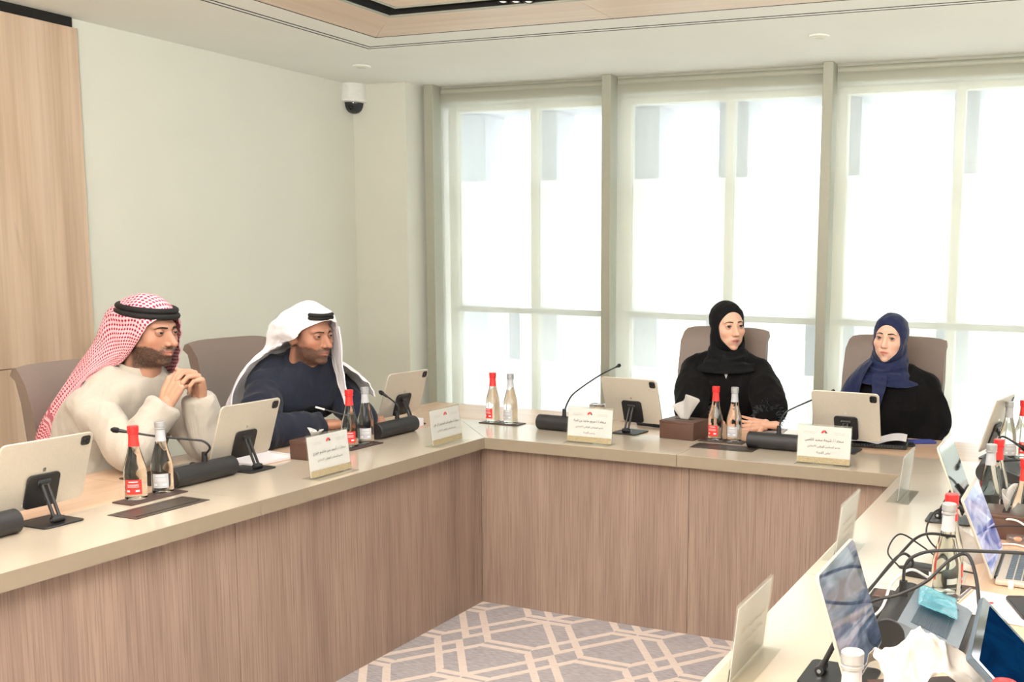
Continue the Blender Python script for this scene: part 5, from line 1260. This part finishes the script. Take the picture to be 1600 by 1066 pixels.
tablet_set('folding black stand at the left picture edge', 'silver tablet cut by the left picture edge', (-0.335, -1.745), R(-90), dx=0.0)
tablet_set('folding black stand right of the hands of the man in cream', 'silver tablet right of the elbow of the man in cream', (-0.385, -0.935), R(-90))
tablet_set('folding black stand on the left desk near the corner', 'silver tablet against the white corner wall, beyond the man in navy', (-0.50, 0.13), R(-92))
tablet_set('folding black stand beside the dark brown tissue box', 'silver tablet left of the dark brown tissue box', (0.505, 0.395), R(176))
tablet_set('folding black stand before the woman in navy headscarf', 'silver tablet before the woman in navy headscarf', (1.475, 0.385), R(178))
tablet_set('folding black stand under the glossy tablet nearest the camera', 'glossy tablet nearest the camera with white reflections on its screen', (2.003, -1.915), R(90), tilt=-18, lift=-0.012, mat=M['screentab'])
tablet_set('folding stand on the right desk behind the blue laptop', 'dark tablet seen from its side behind the blue laptop', (2.03, -0.60), R(90), tilt=-21)
tablet_set('folding stand by the far right corner under a tablet', 'white tablet seen from the back at the far right corner', (2.075, 0.50), R(-100), lift=0.0, tilt=-16)

# --- microphone units: cylinder with a grilled plate on the user's side (local -Y), gooseneck
def mic(label, loc, rz, neck, sock=0.06, full=True, L_=0.26):
    k = thing('microphone_unit', label, 'microphone', (loc[0], loc[1], TZ), rz, 'gooseneck microphone units')
    r0 = 0.034
    b = MB(); b.tube([(-L_/2, 0, r0), (-L_/2+0.003, 0, r0), (L_/2-0.003, 0, r0), (L_/2, 0, r0)], [r0-0.003, r0, r0, r0-0.003], 36); b.build('body', M['blackgrain'], k)
    # plate sloping from the cylinder to the table
    pl = MB(); prof = [(-0.004, 2*r0-0.001), (-0.03, 2*r0-0.008), (-0.125, 0.026), (-0.135, 0.018), (-0.135, 0.006), (-0.13, 0.0), (0.0, 0.0)]
    pl.loft([[Vector((x, y, z)) for y, z in prof] for x in (-L_/2+0.002, L_/2-0.002)]); pl.build('console_plate', M['grey'] if full else M['blackgrain'], k, smooth=30)
    gr = MB()
    for i in range(24):
        f = i/23; y = -0.040-0.070*f; z = 2*r0-0.0112-(y+0.04)/(-0.085)*0.0305
        gr.box((-0.005, y, z), (L_-0.07, 0.0016, 0.0026))
    gr.build('speaker_grille', M['slate'] if full else M['black'], k, smooth=0)
    MB().cyl((L_/2-0.002, 0, r0), (L_/2+0.0012, 0, r0), 0.010, n=20).build('end_button', M['black'], k)
    MB().rbox((0, -0.138, 0.008), (L_*0.98, 0.022, 0.016), 0.007, 2).build('front_bar', M['black'], k)
    MB().tube([(sock, 0, 2*r0-0.006), (sock, 0, 2*r0+0.004), (sock, 0, 2*r0+0.032)], [0.011, 0.0095, 0.0085], 14).build('socket', M['black'], k)
    pts = bez([(sock, 0, 2*r0+0.02)]+list(neck), 8)
    nk = MB().tube(pts, 0.0036, 10).build('gooseneck', M['cable'], k)
    d = (pts[-1]-pts[-2]).normalized(); e = pts[-1]
    MB().tube([e-d*0.014, e, e+d*0.012], [0.0045, 0.0058, 0.0062], 12).build('microphone_stem', M['black'], k)
    MB().tube([e+d*0.011, e+d*0.016, e+d*0.028, e+d*0.036], [0.0065, 0.0092, 0.0092, 0.004], 14, round_ends=False).build('foam_head', M['igal'], k)
    return k
def loc_pts(loc, rz, pts):
    Mi = (Matrix.Translation((loc[0], loc[1], TZ)) @ Matrix.Rotation(rz, 4, 'Z')).inverted(); return [Mi @ Vector(p) for p in pts]
def mic_d(label, loc, rz, px, sock): return mic(label, loc, rz, loc_pts(loc, rz, [PD(*p) for p in px]), sock, False)
def mic_at(label, loc, rz, px, sock, plane, full=False):
    """neck bend points seen at the given pixels, all in the vertical plane through the socket that the neck lies in"""
    Ws = (Matrix.Translation((loc[0], loc[1], TZ)) @ Matrix.Rotation(rz, 4, 'Z')) @ Vector((sock, 0, 0.07))
    f = PY if plane == 'y' else PX; v = Ws.y if plane == 'y' else Ws.x
    return mic(label, loc, rz, loc_pts(loc, rz, [f(a, b, v) for a, b in px]), sock, full)
mic_at('black microphone at the left edge, mostly out of the picture', (-0.315, -1.985), R(-90), [(-40, 760), (-90, 740), (-150, 720)], 0.0, 'y')
mic_d('black microphone before the man in cream, gooseneck level across his chest', (-0.375, -1.155), R(-90), [(328, 700, 3.47), (318, 690, 3.46), (298, 687, 3.45), (245, 682, 3.41), (192, 674, 3.38)], -0.01)
mic_at('black microphone before the man in navy robe, short bent gooseneck', (-0.375, -0.115), R(-90), [(622, 635), (612, 625), (602, 618)], -0.015, 'y')
mic_at('black microphone behind the name card left of the corner tablet, long slanting gooseneck', (0.225, 0.30), R(180), [(888, 627), (899, 613), (935, 588), (964, 573)], 0.0, 'x')
mic_at('black microphone behind the name card before the woman in navy', (1.225, 0.285), R(180), [(1221, 655), (1230, 643), (1262, 628), (1300, 612)], 0.0, 'x')
mic('big grey topped microphone unit nearest the camera on the right desk', (2.06, -1.615), R(90), [(0.03, -0.002, 0.13), (0.035, -0.02, 0.155), (0.04, -0.07, 0.172), (0.045, -0.19, 0.182), (0.05, -0.34, 0.19)], 0.03, True)
mic('black microphone behind the blue laptop, gooseneck level to the right', (2.12, -0.36), R(90), [(0.0, 0.0, 0.12), (0.0, -0.012, 0.142), (0.0, -0.05, 0.152), (0.0, -0.15, 0.162), (0.0, -0.38, 0.175)], 0.0, False)
mic('black microphone at the far right corner with angled gooseneck', (2.07, 0.14), R(90), [(0.0, -0.004, 0.11), (0.0, -0.03, 0.14), (0.0, -0.05, 0.146), (0.0, -0.10, 0.120)], 0.0, False)

# --- tissue boxes
def tissue_mesh(w, h, seed, lean=0.0):
    rnd = random.Random(seed); n, m = 20, 12; vs = []
    for i in range(m+1):
        t_ = i/m
        for j in range(n):
            a = 2*math.pi*j/n; fl = 0.0035+0.030*t_**1.3; top = h*(1+0.22*math.sin(a+seed)+0.15*math.sin(2*a+seed*2))
            x = math.cos(a)*w*(0.30+0.62*t_)+lean*t_*t_+0.012*math.sin(3*a+seed)*t_; y = math.sin(a)*fl*(0.6+0.5*math.sin(2*a+seed))+0.010*math.sin(2.5*a+2*t_+seed)*t_
            vs.append((x, y, top*t_*(1-0.10*abs(math.cos(a))*t_)))
    fs = grid_faces(n, m); return vs, fs
def tissue_box(label, loc, rz, tl, seed, w=0.135, d=0.115, h=0.072, tw=0.055, th_=0.085, lean=0.01, crumple=False):
    k = thing('tissue_box', label, 'tissue box', (loc[0], loc[1], TZ), rz, 'dark leather tissue boxes')
    MB().rbox((0, 0, h/2-0.004), (w, d, h-0.008), 0.003, 2).build('box', M['brownleather'], k)
    MB().rbox((0, 0, h-0.005), (w+0.003, d+0.003, 0.012), 0.003, 2).build('lid', M['brownleather'], k)
    MB().rbox((0, 0, h+0.0012), (w*0.55, 0.02, 0.0006), 0.0002, 1).build('slot', M['gap'], k)
    vs, fs = tissue_mesh(tw, th_, seed, lean)
    if crumple:
        n = 44; vs = []
        for i in range(n+1):
            for j in range(n+1):
                u, v = -1+2*i/n, -1+2*j/n; x, y = 0.088*u, 0.062*v; P_ = Vector((u*1.6+3, v*1.6, 1.3))
                z = 0.088-0.042*abs(u+0.15)-0.058*max(0, abs(v)-0.25)+0.034*(0.5-abs(noise.noise(P_)))+0.016*(0.5-abs(noise.noise(P_*2.1)))-0.03*max(0, u-0.5)
                vs.append((x+0.012*noise.noise(P_*1.7), y+0.014*noise.noise(P_*1.5+Vector((4, 0, 0))), max(0.003, z)))
        fs = [(i*(n+1)+j, (i+1)*(n+1)+j, (i+1)*(n+1)+j+1, i*(n+1)+j+1) for i in range(n) for j in range(n)]
    t_ = MB().add(vs, fs).build('tissue', M['tissue'], None, (loc[0], loc[1], TZ+h), rz, smooth=60); t_.modifiers.new('s', 'SOLIDIFY').thickness = 0.0008
    tag(t_, tl, 'tissue', 'white tissues')
    return k
tissue_box('dark brown leather tissue box on the window desk', (0.765, 0.395), R(-6), 'white tissue standing up from the box on the window desk', 2, w=0.165, d=0.15, h=0.078, tw=0.062, th_=0.09)
tissue_box('dark brown tissue box half hidden behind the left name card', (-0.335, -0.66), R(90), 'tip of white tissue behind the name card on the left desk', 5, tw=0.03, th_=0.035)
tissue_box('dark brown tissue box below the picture edge on the right desk', (2.185, -2.10), R(30), 'big crumpled white tissue at the bottom edge beside the microphone unit', 3, w=0.15, d=0.13, h=0.075, crumple=True)
tissue_box('dark brown tissue box behind the blue laptop', (2.20, -0.70), R(90), 'white tissue behind the blue laptop', 8, h=0.07, tw=0.045, th_=0.06)

# --- spiral notebooks
def notebook(label, loc, rz, w=0.148, d=0.21, n=26, tilt=0.0, z=TZ, cover='paper', th_=0.010):
    k = thing('notebook', label, 'notebook', (loc[0], loc[1], z), rz, 'spiral notebooks')
    MB().rbox((0, 0, th_/2), (w, d, th_), 0.001, 1).build('pages', M['paper'], k)
    MB().rbox((0, 0, th_+0.0006), (w, d, 0.0012), 0.0004, 1).build('cover', M[cover], k)
    MB().rbox((0.006, d/2-0.006, th_+0.0016), (w-0.02, 0.004, 0.0006), 0.0002, 1).build('hole_margin', M['woodtip'], k)
    mb = MB()
    for i in range(n):
        x = -w/2+0.006+(w-0.012)*i/(n-1); pts = [(x, d/2+0.002+0.006*math.cos(a), th_*0.5+0.5*th_*0+0.0075*math.sin(a)+0.003) for a in np.linspace(0, 2*math.pi, 13)[:-1]]; pts.append(pts[0]); mb.tube(pts, 0.0009, 5)
    mb.build('spiral', M['chrome'], k)
    return k
notebook('spiral notebook with white page under the tablet of the man in cream', (-0.47, -0.80), R(-5), 0.148, 0.20)
notebook('spiral notebook at the left edge behind the cut-off microphone', (-0.50, -1.90), R(0), 0.148, 0.20)
p = PZ(52, 797); pc = thing('pencil', 'black pencil lying by the notebook at the left edge', 'pencil', (p.x-0.06, p.y-0.06, TZ+0.0042), R(62))
MB().cyl((-0.085, 0, 0), (0.060, 0, 0), 0.0036, n=6).build('shaft', M['pencil'], pc); MB().cyl((0.060, 0, 0), (0.078, 0, 0), 0.0036, 0.0008, n=6).build('tip', M['woodtip'], pc)
notebook('spiral notebook with turquoise sheet on it by the corner microphone', (0.075, 0.50), R(95), 0.10, 0.15)
tq_ = MB().rbox((0, 0, 0.0014), (0.14, 0.09, 0.0018), 0.0005, 1); tag(tq_.build('booklet', M['turq'], None, (0.085, 0.50, TZ+0.0125), R(6)), 'thin turquoise booklet on the notebook by the corner microphone', 'booklet')
notebook('white spiral notebook with red emblem beside the open laptop', (2.262, -1.395), R(80), 0.16, 0.21)
o = MB().rplate((0, 0, 0), 0.012, 0.012, 0.0004, 0.005, T=Matrix.Rotation(R(90), 4, 'X')).build('emblem_sticker', M['red'], None, (2.225, -1.385, TZ+0.0122)); tag(o, 'tiny red emblem on the white notebook beside the laptop', 'emblem')
# open folder with white page and the dark organiser under it, before the woman in navy
k = thing('open_notebook', 'open notebook with white pages before the woman in navy headscarf', 'notebook', (1.575, 0.60, TZ), R(8))
MB().rbox((0, 0, 0.008), (0.24, 0.20, 0.016), 0.003, 1).build('dark_cover', M['black'], k)
for s in (-1, 1):
    vs = []; n = 12
    for i in range(n+1):
        u = i/n
        for y in (-0.095, 0.095): vs.append((s*0.115*u, y, 0.017+0.020*math.sin(u*2.2)*(0.5 if s < 0 else 1)))
    MB().add(vs, [(2*i, 2*i+2, 2*i+3, 2*i+1) for i in range(n)]).build('page', M['paper'], k)
mb = MB()
for i in range(18): mb.tube([(-0.1+0.0118*i, -0.10, 0.008), (-0.1+0.0118*i, -0.106, 0.014), (-0.1+0.0118*i, -0.100, 0.018)], 0.0012, 5)
mb.build('spiral', M['slate'], k)
def phone(label, loc, rz, mat, z=TZ, w=0.072, h=0.148):
    k = thing('phone', label, 'phone', (loc[0], loc[1], z), rz)
    T = Matrix.Translation((0, 0, 0.0045)) @ Matrix.Rotation(R(90), 4, 'X')
    MB().rplate((0, 0, 0), w, h, 0.008, 0.012, T=T).build('case', mat, k); MB().rplate((0, -0.0046, 0), w-0.006, h-0.006, 0.0005, 0.010, T=T).build('screen', M['screenoff'], k)
p = PZ(1397, 696); phone('black phone beside the open notebook', (p.x+0.01, p.y+0.01), R(-75), M['black'])
p = PZ(1440, 690); phone('blue phone under the sleeve of the woman in navy headscarf', (p.x-0.01, p.y-0.035), R(-60), M['bluephone'])
phone('black phone on the white notebook by the right picture edge', (2.31, -1.40), R(20), M['black'], TZ+0.0125)
# dark glossy folder behind the microphone of the man in cream
k = thing('desk_folder', 'dark glossy folder lying behind the microphone of the man in cream', 'folder', (-0.55, -1.10, TZ), R(90))
MB().rbox((0, 0, 0.003), (0.31, 0.20, 0.006), 0.0015, 1).build('cover', plain('dark_gloss_brown', L(52, 38, 34), 0.12, var=0.1), k); MB().rbox((0, 0.0, 0.0066), (0.29, 0.18, 0.001), 0.0004, 1).build('blotter', M['screenoff'], k)
# pens and marker by the corner tablet
def pen(label, px, z, ang, ln, r0, body, capm, name='pen', cat='pen'):
    p = PZ(*px); k = thing(name, label, cat, (p.x, p.y, TZ+r0), R(ang))
    MB().cyl((-ln/2, 0, 0), (ln*0.2, 0, 0), r0*0.92, n=12).build('barrel', body, k); MB().tube([(ln*0.18, 0, 0), (ln*0.46, 0, 0), (ln/2, 0, 0)], [r0, r0, r0*0.7], 12).build('cap', capm, k); MB().box((ln*0.34, 0, r0*0.98), (ln*0.26, r0*0.5, r0*0.3)).build('clip', M['chrome'], k)
pen('silver pen lying under the tablet beside the dark tissue box', (988, 661), 0, -14, 0.14, 0.0045, M['chrome'], M['bluephone'])
pen('thick black marker lying left of the dark tissue box', (1014, 667), 0, -10, 0.125, 0.008, M['black'], M['black'], 'marker', 'marker')
# paper pads
def pad(label, c, rz, w, d, h=0.004):
    k = thing('paper_pad', label, 'paper', (c[0], c[1], TZ), rz); MB().rbox((0, 0, h/2), (w, d, h), 0.0008, 1).build('sheets', M['paper'], k); MB().rbox((0, d/2-0.008, h+0.0004), (w, 0.014, 0.0008), 0.0002, 1).build('binding', M['greylabel'], k)
p = PZ(1100, 668); pad('white pad right of the dark tissue box on the window desk', (p.x, p.y+0.03), R(0), 0.13, 0.09, 0.010)
p = PZ(1185, 672); pad('white sheet under the hand of the woman in black', (p.x+0.02, p.y+0.02), R(4), 0.20, 0.10, 0.002)
p = PZ(945, 648); pad('white sheet left of the corner tablet', (p.x+0.02, p.y), R(0), 0.18, 0.07, 0.003)
p = PZ(652, 668); pad('small white block behind the name card by the inner corner', (p.x-0.03, p.y+0.02), R(0), 0.05, 0.07, 0.035)
p = PZ(462, 700); pad('white sheets behind the name card of the left desk', (p.x-0.12, p.y+0.10), R(0), 0.16, 0.10, 0.006)
# small metal tin behind the name card
p = PZ(929, 655); k = thing('tin', 'small round silver tin behind the name card left of the corner tablet', 'tin', (p.x, p.y+0.03, TZ))
MB().lathe([(0.037, 0), (0.038, 0.002), (0.038, 0.058), (0.037, 0.060)], 28).build('can', M['silver'], k); MB().lathe([(0.039, 0.056), (0.040, 0.058), (0.040, 0.068), (0.036, 0.071), (0.034, 0.068), (0.004, 0.068)], 28).build('lid', M['chrome'], k)

# --- right desk: laptop, navy tablet, charger, cables and packets
k = thing('laptop', 'open silver laptop with blue picture on its screen at the right edge', 'laptop', (2.213, -1.058, TZ), R(90))
WL, DL = 0.30, 0.215   # local +X along the hinge, keyboard towards local -Y (the seat)
MB().rbox((0, -DL/2-0.004, 0.007), (WL, DL, 0.013), 0.004, 2).build('keyboard_base', M['silver'], k)
MB().rbox((0, -0.004, 0.010), (WL*0.8, 0.012, 0.010), 0.004, 1).build('hinge', M['black'], k)
for r0 in range(5):
    for c0 in range(13): MB().rbox((-WL/2+0.027+c0*0.0205, -0.035-r0*0.0195, 0.0143), (0.0172, 0.0162, 0.0016), 0.0005, 1).build('key', M['slate'], k)
MB().rbox((0, -0.168, 0.0138), (0.11, 0.065, 0.0006), 0.0002, 1).build('touchpad', M['greylabel'], k)
T = Matrix.Translation((0, 0.0, 0.012)) @ Matrix.Rotation(R(-22.8), 4, 'X')
MB().rplate((0, 0.003, 0.105), WL, 0.21, 0.006, 0.008).build('lid', M['silver'], k, T=T)
MB().rplate((0, -0.0004, 0.106), WL-0.010, 0.19, 0.0006, 0.004).build('screen', M['screenblue'], k, T=T)
k = thing('tablet_computer', 'slate edged tablet with navy screen tilted back at the bottom right corner', 'tablet', (2.343, -2.148, 0.898), R(92.3))
T = Matrix.Rotation(R(-45.5), 4, 'X')
MB().rplate((0, 0.004, 0), 0.28, 0.215, 0.010, 0.006).build('body', M['slate'], k, T=T)
MB().rplate((0, -0.0014, 0), 0.277, 0.212, 0.0008, 0.005).build('bezel', M['screenoff'], k, T=T)
MB().rplate((0, -0.0020, 0), 0.250, 0.182, 0.0006, 0.003).build('screen', M['screendark'], k, T=T)
mb = MB()
for s in (-0.09, 0.09): mb.tube([(s, 0.012, 0.0), (s, 0.09, -0.1475)], 0.006, 8); mb.tube([(s, -0.055, -0.078), (s, -0.055, -0.1475)], 0.006, 8)
mb.tube([(-0.09, 0.09, -0.143), (0.09, 0.09, -0.143)], 0.005, 8); mb.tube([(-0.09, -0.055, -0.143), (0.09, -0.055, -0.143)], 0.005, 8); mb.build('kick_stand', M['black'], k)
k = thing('power_adapter', 'black power adapter with white label beside the silver capped bottle', 'adapter', (2.06, -1.21, TZ), R(-8))
MB().rbox((0, 0, 0.014), (0.12, 0.052, 0.028), 0.005, 2).build('case', M['black'], k); MB().box((0.030, -0.0262, 0.015), (0.045, 0.0006, 0.014)).build('rating_label', M['paper'], k); MB().cyl((-0.06, 0, 0.014), (-0.075, 0, 0.014), 0.006, 0.004, n=12).build('plug', M['cable'], k)
def cable(label, pts, r, mat='cable', name='cable'):
    o = MB().tube(bez(pts, 8), r, 8, round_ends=True).build(name, M[mat], None, smooth=60); return tag(o, label, 'cable', 'loose cables on the right desk')
cable('thin black lead looping on the white desk by the adapter', [(1.985, -1.20, 0.764), (1.955, -1.20, 0.80), (1.975, -1.15, 0.835), (2.03, -1.12, 0.80), (2.10, -1.12, 0.757), (2.16, -1.15, 0.756)], 0.0022)
cable('thin black ring of cable standing left of the bottles', [(2.10, -0.93, 0.755), (2.05, -0.97, 0.757), (2.015, -0.97, 0.80), (2.03, -0.93, 0.85), (2.08, -0.90, 0.86), (2.12, -0.88, 0.84)], 0.0024)
cable('thick black cable arching behind the nearest tablet', [(1.95, -1.58, 0.77), (1.985, -1.46, 0.81), (2.02, -1.33, 0.85), (2.04, -1.30, 0.87), (2.08, -1.36, 0.90), (2.14, -1.40, 0.91)], 0.0034)
cable('black charging cable arching from the nearest tablet to the navy tablet', [(1.98, -1.80, 0.83), (2.035, -1.77, 0.86), (2.08, -1.76, 0.875), (2.13, -1.75, 0.905), (2.17, -1.72, 0.945), (2.20, -1.70, 0.955), (2.225, -1.76, 0.93), (2.245, -1.86, 0.89)], 0.0036)
cable('short black cable from the nearest tablet over the microphone', [(1.96, -1.75, 0.79), (2.0, -1.66, 0.84), (2.03, -1.56, 0.88), (2.045, -1.50, 0.885), (2.06, -1.47, 0.86), (2.05, -1.45, 0.83)], 0.0034)
cable('white cable curling behind the nearest tablet', [(1.98, -1.72, 0.77), (2.025, -1.65, 0.80), (2.035, -1.58, 0.84), (2.06, -1.5, 0.85), (2.09, -1.44, 0.82)], 0.0032, 'white')
cable('short black plug cable entering the navy tablet', [(2.26, -2.02, 0.86), (2.235, -1.99, 0.85), (2.20, -1.96, 0.845)], 0.004)
cable('thin white lead looping by the red capped bottle at the right edge', [(2.16, -0.72, 0.757), (2.19, -0.75, 0.80), (2.24, -0.80, 0.815), (2.30, -0.84, 0.78), (2.32, -0.86, 0.757)], 0.0028, 'white')
cable('white earphone lead lying by the keyboard', [(2.20, -0.83, 0.754), (2.24, -0.82, 0.754), (2.30, -0.86, 0.754), (2.36, -0.84, 0.754), (2.42, -0.88, 0.754)], 0.0025, 'white')
cable('thin black lead running to the right across the laptop', [(2.17, -0.98, 0.83), (2.21, -0.98, 0.842), (2.27, -0.97, 0.845), (2.38, -0.95, 0.85)], 0.0022)
o = MB().rbox((0, 0, 0), (0.012, 0.012, 0.022), 0.003, 1).build('usb_plug', M['white'], None, (2.255, -1.215, TZ+0.007), R(20)); tag(o, 'white plug in the side of the open laptop', 'plug')
def packet(label, loc, rot, w, d, mat, seed, name='packet'):
    n = 16; vs = []
    for i in range(n+1):
        for j in range(n+1):
            x = -w/2+w*i/n; y = -d/2+d*j/n; vs.append((x, y, 0.004+0.003*noise.noise(Vector((x*28+seed, y*28, seed)))+0.0015*noise.noise(Vector((x*150, y*150, seed)))))
    o = MB().add(vs, [(i*(n+1)+j, i*(n+1)+j+1, (i+1)*(n+1)+j+1, (i+1)*(n+1)+j) for i in range(n) for j in range(n)]).build(name, mat, None, smooth=25); o.location = loc; o.rotation_euler = rot; o.modifiers.new('s', 'SOLIDIFY').thickness = 0.0012
    return tag(o, label, 'packet')
packet('turquoise film packet lying on the grey microphone unit', (2.130, -1.565, TZ+0.055), (0, R(19), R(8)), 0.085, 0.14, M['bluefilm'], 2)
packet('pale blue packet by the far red capped bottle at right edge', (2.165, -0.22, TZ+0.02), (R(15), R(25), R(20)), 0.09, 0.07, M['bluefilm'], 5)
packet('crumpled clear film behind the bottles beside the open laptop', (2.13, -1.02, TZ+0.03), (R(30), R(35), R(10)), 0.11, 0.10, M['clearbag'], 7)
k = thing('earphone_case', 'small clear earphone case by the red capped bottle at right edge', 'case', (2.235, -0.78, TZ)); MB().lathe([(0.022, 0), (0.027, 0.003), (0.027, 0.016), (0.024, 0.020), (0.004, 0.021)], 24).build('case', M['clearbag'], k); MB().ellipsoid((0.004, 0, 0.010), (0.012, 0.009, 0.007), 12).build('earpiece', plain('orange_earpiece', L(232, 160, 110), 0.4), k)
k = thing('power_socket', 'dark socket box with cables behind the nearest tablet', 'socket box', (2.0, -1.53, TZ), R(90)); MB().rbox((0, 0, 0.02), (0.12, 0.05, 0.04), 0.004, 2).build('box', M['blackgrain'], k); MB().rbox((0.02, 0, 0.041), (0.05, 0.03, 0.003), 0.001, 1).build('outlet', M['brownleather'], k)
